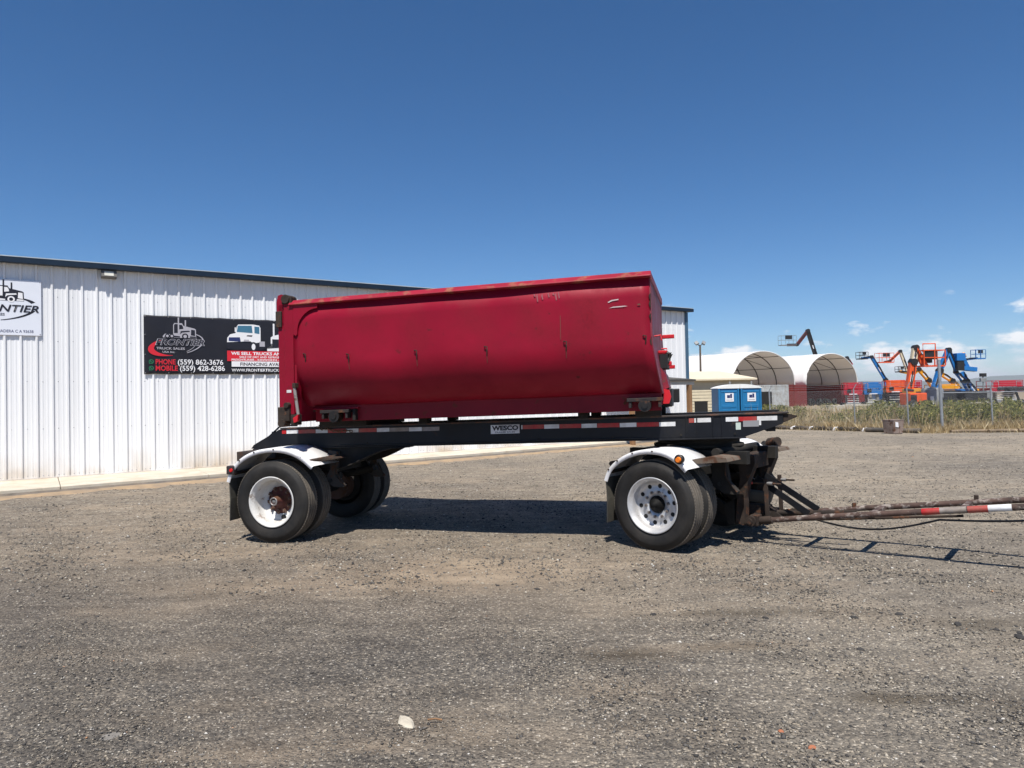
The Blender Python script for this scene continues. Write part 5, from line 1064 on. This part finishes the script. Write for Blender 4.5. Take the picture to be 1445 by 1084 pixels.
MB().beam((1.5, 0, 3.55), (3.2, 0, 3.35), .5, .36).build('upper_arm', lift_blue, blu, .02); MB().beam((2.6, 0, 3.4), (2.1, 0, 4.5), .2, .3).build('link', lift_blue, blu, .02); MB().cyl((2.25, -.1, 4.45), (2.25, .1, 4.75), .15, n=10).build('hose_reel', lift_yellow, blu)
boom_lift('blue boom lift leaning away from the upside-down V, small basket on its jib', 39.3, 61, [(0, 0, 1.4), (-.5, 0, 2.4), (-1.15, 0, 3.2), (-1.2, 0, 4.55), (-.35, 0, 4.25), (.75, 0, 4.35)], [lift_blue], rad(0), ch=(1.8, 2.0, .6), secw=.36, bk=(.9, .6, .8, .1, lift_blue), group=GB, tmat=lift_black)
boom_lift('amber boom lift with a dark basket behind the blue boom', 41.6, 66, [(0, 0, 1.6), (-.7, 0, 2.5), (-1.9, 0, 3.3)], [lift_yellow, lift_yellow, lift_black], rad(0), bk=None, secw=.42, group=GB)
boom_lift('blue boom lift with a black and white basket beside the amber boom', 40.6, 62, [(0, 0, 1.2), (-.9, 0, 2.4), (-1.3, 0, 3.2)], [lift_blue], rad(0), ch=(1.6, 1.8, .6), bk=None, secw=.38, group=GB, tmat=lift_grey)
kk = empty('tower_lamp', (40.6, 61.2, GZ), 0, 'small lighting tower with black and pale heads beside the blue boom', 'light tower')
MB().cyl((0, 0, 0), (0, 0, 3.0), .05, n=8).build('mast', lift_grey, kk); MB().bx(-.26, .26, -.1, .1, 2.75, 3.05).build('lamp_head', lift_black, kk, .02); MB().bx(-.26, .26, -.1, .1, 2.3, 2.62).build('lamp_head', lift_grey, kk, .02); MB().bx(-.5, .5, -.4, .4, 0, .9).build('generator', lift_grey, kk, .03)
boom_lift('red boom lift folded upright in front of the blue booms', 36.9, 62, [(.0, 0, 1.5), (.15, 0, 2.6), (.45, 0, 3.5)], [lift_cream, lift_red], rad(0), ch=(1.2, 1.4, .5), secw=.3, group=GB)
boom_lift('dark boom lift with a grey basket reaching up behind the white shelters', 47.2, 108, [(0, 0, 2.0), (-.7, 0, 6.5), (-2.0, 0, 11.0), (-3.7, 0, 8.9), (-5.2, 0, 8.9)], [lift_black, lift_black, M('dark_red_boom', (.12, .02, .02), .5)], rad(0), bk=(2.4, 1.0, 1.5, .1, lift_grey), secw=.62, group=GB)
boom_lift('dark boom lift with a red cap just past the shelter edge', 47.5, 98, [(0, 0, 2.0), (-.4, 0, 4.0), (-1.2, 0, 6.3), (-.55, 0, 5.3)], [lift_black, lift_black, lift_red], rad(0), secw=.5, group=GB)
sm = empty('service_cart', (31.9, 57.5, GZ), rad(4), 'amber compressor cart beside the orange boom lift', 'machine'); MB().bx(-.1, 1.0, -.4, .4, .5, 1.85).build('body', lift_yellow, sm, .04); MB().bx(.1, .45, -.415, -.40, .7, 1.3).build('panel', lift_black, sm); MB().bx(.55, .95, -.415, -.40, .7, 1.6).build('panel', lift_black, sm)
for xx in (.1, .8):
    for yy in (-.35, .35): MB().cyl((xx, yy - .08, .28), (xx, yy + .08, .28), .28, n=14).build('wheel', rubber, sm)
gt = empty('grey_tank', (33.4, 56.5, GZ), 0, 'pale grey cylindrical tank behind the tall fence post', 'tank'); MB().lathe([(0, .2), (.75, .2), (.78, .3), (.78, 1.7), (.7, 1.85), (0, 1.9)], 22).xf(Matrix(((1,0,0,0),(0,0,1,0),(0,1,0,0),(0,0,0,1)))).build('shell', lift_grey, gt); MB().bx(-.6, -.35, -.80, -.74, .6, 1.2).build('label_plate', ink_white, gt); MB().bx(.2, .55, -.80, -.70, .5, 1.1).build('valve_box', lift_black, gt)
for k in range(3): MB().bx(-.6 + .5*k, -.45 + .5*k, -.5, .5, 0, .21).build('saddle', lift_black, gt)
cvr = empty('black_conveyor', (45.2, 60, GZ), rad(-3), 'long black conveyor machine with a lime green cover in the yard', 'machine')
MB().beam((-3.3, 0, 1.65), (4.2, 0, 1.72), .7, .38).build('boom', lift_black, cvr, .02)
for xx in (-2.6, -.6, 1.4, 3.2): MB().beam((xx, 0, 1.5), (xx + .5, 0, 0.0), .10, .16).build('leg', lift_black, cvr)
MB().lathe([(0, -.3), (.18, -.26), (.27, -.1), (.29, .05), (.22, .22), (0, .28)], 14).move(1.6, 0, 2.02).build('lime_cover', lime, cvr); MB().bx(2.35, 4.0, -.5, .5, 1.9, 2.45).build('engine_box', lift_black, cvr, .05); MB().bx(3.0, 3.4, -.55, -.45, .5, 1.5).build('white_panel', ink_white, cvr)
# concrete wall of blocks
cw = empty('concrete_wall', (27.5, 60, GZ), 0, 'low pale concrete block wall at the edge of the yard', 'wall')
x = -1.0
for k in range(9): MB().bx(x, x + 1.48, -.3, .3, 0, .56 + .03*((k*5) % 3)).build('block', white_block, cw, .02); x += 1.5

# ---------------------------------------------------------------- fence, kerb tubes, drum
fn = empty('chain_link_fence', (17.7, 29.3, GZ), 0, 'galvanised chain-link fence in front of the dry weeds', 'fence')
posts = [(-5.2, 5.15, 1.85), (-2.45, 2.35, 1.85), (-.95, .78, 1.85), (0, 0, 3.0), (1.98, -.15, 1.85), (4.2, -.3, 1.85), (6.5, -.45, 1.85)]
for i, (a, b, h) in enumerate(posts):
    big_ = h > 2.5; le = -.022
    MB().cyl((a, b, 0), (a + le*h, b, h), .06 if big_ else .03, n=12).build('post', galv, fn)
    if not big_: MB().cyl((a + le*h, b, h), (a + le*h + .11, b - .06, h + .24), .018, n=8).build('barb_arm', galv, fn)
for i in range(len(posts) - 1):
    p = Vector((posts[i][0] - .04, posts[i][1], 0)); q = Vector((posts[i+1][0] - .04, posts[i+1][1], 0)); L_ = (q - p).length; d = (q - p) / L_
    mb = MB(); H_ = 1.80; s_ = 0.0
    k = -int(H_ / .075)
    while k * .075 < L_:
        for dirn in (1, -1):
            a0 = k * .075; a1 = a0 + H_; z0, z1 = (0.03, H_) if dirn > 0 else (H_, 0.03)
            f0 = max(0, (0 - a0) / H_); f1 = min(1, (L_ - a0) / H_)
            if f1 > f0:
                A = p + d*(a0 + H_*f0); B = p + d*(a0 + H_*f1); A.z = z0 + (z1 - z0)*f0; B.z = z0 + (z1 - z0)*f1; mb.cyl(A, B, .0019, n=3, caps=False, smooth=False)
        k += 1
    tag(mb.build('wire_mesh', galv, fn, fix=False), kind='stuff')
    for zz, oo in ((1.80, 0), (1.92, .05), (2.0, .08), (2.07, .11)): MB().tube([p + Vector((oo, -oo*.5, zz)), (p + q) / 2 + Vector((oo, -oo*.5, zz - .03)), q + Vector((oo, -oo*.5, zz))], .004, 4).build('strand_wire', galv, fn)
rl = MB().cyl((-.0, .15, 1.62), (6.6, -.3, 1.60), .021, n=8).build('mid_rail', galv, fn)
KT = [(12.3, 33.85, 13.0, 33.15), (13.05, 33.05, 13.55, 32.45), (13.6, 32.4, 14.25, 31.55), (14.3, 31.5, 15.05, 30.55), (15.1, 30.5, 15.6, 29.85)]
for i, (x0, y0, x1, y1) in enumerate(KT):
    k = empty('edging_tube', ((x0+x1)/2, (y0+y1)/2, .0), math.atan2(y1-y0, x1-x0), 'black edging tube with a white end band laid along the weeds', 'edging tube', 'black tubes edging the yard'); L_ = math.hypot(x1-x0, y1-y0)
    MB().tube([(-L_/2, 0, .07), (-L_/4, .02, .10), (0, 0, .10), (L_/4, -.02, .09), (L_/2, 0, .06)], .095, 10).build('tube', wattle_blk, k); MB().tube([(-L_/2 - .10, -.02, .02), (-L_/2 - .02, 0, .08), (-L_/2 + .10, .01, .10)], .088, 10).build('white_band', ink_white, k)
pp = empty('old_pipe', (15.6, 29.25, 0), rad(-42), 'dark steel pipe lying on the ground behind the rusted drum', 'pipe'); MB().cyl((-1.0, 0, .10), (1.05, 0, .09), .10, n=14).build('tube', wattle_blk, pp); MB().lathe([(.102, -.04), (.112, -.04), (.112, .04), (.102, .04)], 16).xf(Matrix.Translation((-.2, 0, .098)) @ Matrix.Rotation(rad(90), 4, 'Z')).build('collar', galv, pp); MB().cyl((1.0, 0, .09), (1.054, 0, .09), .085, n=14).build('bore_shade_disc', opening_shade, pp)  # dark end disc paints the shade inside the pipe
dr = empty('rusted_drum', (15.30, 28.6, 0), rad(20), 'rusted square drum with a torn white label beside the pipe', 'drum')
MB().add([(-.24,-.24,0),(.24,-.24,0),(.24,.24,0),(-.24,.24,0),(-.28,-.28,.54),(.28,-.28,.54),(.28,.28,.54),(-.28,.28,.54)], [(3,2,1,0),(4,5,6,7),(0,1,5,4),(1,2,6,5),(2,3,7,6),(3,0,4,7)]).build('body', drum_m, dr, .02)
MB().add([(-.19,-.281,.28),(-.02,-.279,.26),(-.05,-.286,.46),(-.20,-.287,.48)], [(0,1,2,3)]).build('label_patch', ink_white, dr); MB().bx(-.29, .29, -.29, .29, .54, .56).build('rim', drum_m, dr, .01)
for i, (x, y, l, a) in enumerate([(18.2, 28.3, 1.5, -.05), (19.4, 28.15, 1.2, .08), (20.9, 28.2, 1.6, -.1), (22.6, 28.0, 1.4, .05)]):
    k = MB().tube([(-l/2, 0, .06), (-l/5, .03, .075), (l/5, -.02, .07), (l/2, .01, .06)], .065, 8).build('old_log', M('grey_log', (.20, .15, .10), .9, var=.3)); k.location = (x, y, -.01); k.rotation_euler = (0, 0, a); tag(k, 'weathered grey log lying in front of the weeds', 'log', 'old logs along the weed strip')

# ---------------------------------------------------------------- weeds
dry_m = island_mat('dry_grass', [(0, (.30, .215, .11)), (.4, (.44, .33, .18)), (.8, (.56, .45, .27)), (1, (.66, .57, .38))], .85, trans=.25)
weed_m = island_mat('green_weed', [(0, (.05, .065, .028)), (.35, (.125, .145, .05)), (.65, (.24, .245, .075)), (.88, (.40, .37, .11)), (1, (.48, .40, .18))], .8, trans=.3)
def blades(n, xr, yoff, h, w, lean):
    x = xr[0] + (xr[1]-xr[0]) * RNG.random(n); fy = np.array([fence_y(a) for a in x]); y = fy + yoff[0] + (yoff[1]-yoff[0]) * RNG.random(n) ** 1.3
    cl = .55 + .45*np.sin(x*2.1 + 1.7*np.sin(y*1.1)) * np.cos(y*1.7 + .8*x); hh = h[0] + (h[1]-h[0]) * RNG.random(n) * np.clip(cl + .35, .25, 1.2)
    a = RNG.random(n)*6.283; ww = w * (.6 + .8*RNG.random(n)); dx = np.cos(a)*ww; dy = np.sin(a)*ww; lx = RNG.normal(0, lean, n)*hh; ly = RNG.normal(0, lean, n)*hh
    V = np.stack([np.stack([x-dx, y-dy, np.full(n, GZ)], -1), np.stack([x+dx, y+dy, np.full(n, GZ)], -1), np.stack([x+dx*.8+lx*.5, y+dy*.8+ly*.5, GZ+hh*.6], -1), np.stack([x+lx, y+ly, GZ+hh], -1)], 1)
    f = np.array([(0,1,2),(0,2,3)]); return V.reshape(-1,3), (f[None] + (np.arange(n)*4)[:,None,None]).reshape(-1,3)
parts = [blades(26000, (12.0, 30), (.0, 3.5), (.10, .50), .010, .28), blades(10000, (12.0, 34), (2.0, 9.0), (.25, .8), .014, .25), blades(7000, (13, 46), (8, 26), (.3, .9), .03, .25)]
parts += [blades(900, (12.4, 30), (-.75, .2), (.05, .28), .009, .4), blades(700, (12.4, 32), (.3, 6.0), (.8, 1.35), .006, .12)]
o = 0; VV = []; FF_ = []
for v, f in parts: VV.append(v); FF_.append(f + o); o += len(v)
tag(rawmesh('dry_grass', np.concatenate(VV), np.concatenate(FF_), dry_m), 'dry tan grass growing along the foot of the fence', 'grass', kind='stuff')
def shrubs(spec):
    VV = []; FF_ = []; o = 0
    for cx, cy, r, h, n in spec:
        t = RNG.random((n, 3)); th = t[:,0]*6.283; rr = r*np.sqrt(t[:,1]); z = h*(.12 + .88*t[:,2]**.8); rr = rr*(1.05 - .55*(z/h)**2) ; c = np.stack([cx + rr*np.cos(th), cy + rr*np.sin(th), GZ + z], -1)
        s = .018 + .028*RNG.random((n,1)); d1 = RNG.normal(0,1,(n,3)); d1 /= np.linalg.norm(d1,axis=1)[:,None]; d2 = np.cross(d1, RNG.normal(0,1,(n,3))); d2 /= np.linalg.norm(d2,axis=1)[:,None]
        V = np.stack([c - d1*s*1.5, c + d2*s*.7, c + d1*s*1.5, c - d2*s*.7], 1); VV.append(V.reshape(-1,3)); FF_.append((np.arange(n)*4)[:,None] + np.arange(4)[None] + o); o += 4*n
        m = max(3, n // 60)                                               # upright stems
        a = RNG.random(m)*6.283; q = r*.8*np.sqrt(RNG.random(m)); b = np.stack([cx+q*np.cos(a), cy+q*np.sin(a), np.full(m, GZ)], -1); tp = b + np.stack([RNG.normal(0,.08,m), RNG.normal(0,.08,m), h*(.8+.35*RNG.random(m))], -1); w = np.array([.008,0,0])
        V = np.stack([b - w, b + w, tp + w*.5, tp - w*.5], 1); VV.append(V.reshape(-1,3)); FF_.append((np.arange(m)*4)[:,None] + np.arange(4)[None] + o); o += 4*m
    return np.concatenate(VV), np.concatenate(FF_)
spec = []
for i in range(72):                                                       # tall mustard weeds right of the pipe
    x = 17.0 + 10.5*RNG.random(); spec.append((x, 30.4 + 5.6*RNG.random(), .35 + .45*RNG.random(), .65 + .65*RNG.random(), 520))
for i in range(46):
    x = 12.6 + 6*RNG.random(); spec.append((x, fence_y(x) + 3.0 + 6*RNG.random(), .25 + .3*RNG.random(), .35 + .35*RNG.random(), 260))
for i in range(40):
    x = 16 + 26*RNG.random(); spec.append((x, 40 + 17*RNG.random(), .5 + .6*RNG.random(), .45 + .5*RNG.random(), 260))
for i in range(9): spec.append((13.9 + 1.6*RNG.random(), 37 + 3*RNG.random(), .35, .95 + .2*RNG.random(), 320))
v, f = shrubs(spec); tag(rawmesh('weeds', v, f, weed_m), 'green and yellow weeds growing in a thick band behind the fence', 'weeds', kind='stuff')

# far hills on the horizon
def hills():
    secs = []; n = 220
    for k, (dist, hgt) in enumerate(((13000, 0.0), (13800, 1.0), (15500, .75), (17500, .0))):
        row = []
        for i in range(n):
            a = rad(-65 + 130*i/(n-1)); h = 205 + 55*math.sin(a*7.1 + .5) + 34*math.sin(a*19 + 2) + 18*math.sin(a*43) + 9*math.sin(a*97 + 1); row.append((dist*math.sin(a), dist*math.cos(a), GZ - 2 + hgt*h))
        secs.append(row)
    tag(MB().strip(secs).build('hills', M('hill_scrub', (.075, .085, .06), .95, var=.2, scale=.002)), kind='structure')
hills()

# ---------------------------------------------------------------- air
hz = bpy.data.materials.new('haze_air'); hz.use_nodes = True; hz.node_tree.nodes.clear()
ho = hz.node_tree.nodes.new('ShaderNodeOutputMaterial'); hv = hz.node_tree.nodes.new('ShaderNodeVolumePrincipled')
hv.inputs['Color'].default_value = (.80, .87, .95, 1); hv.inputs['Density'].default_value = .00006; hv.inputs['Anisotropy'].default_value = 0.0
hz.node_tree.links.new(hv.outputs[0], ho.inputs['Volume'])
h = MB().bx(-15900, 15900, -2900, 21900, GZ - 1.0, 335).build('haze', hz); tag(h, 'thin bluish air over the plain', 'haze', kind='stuff')
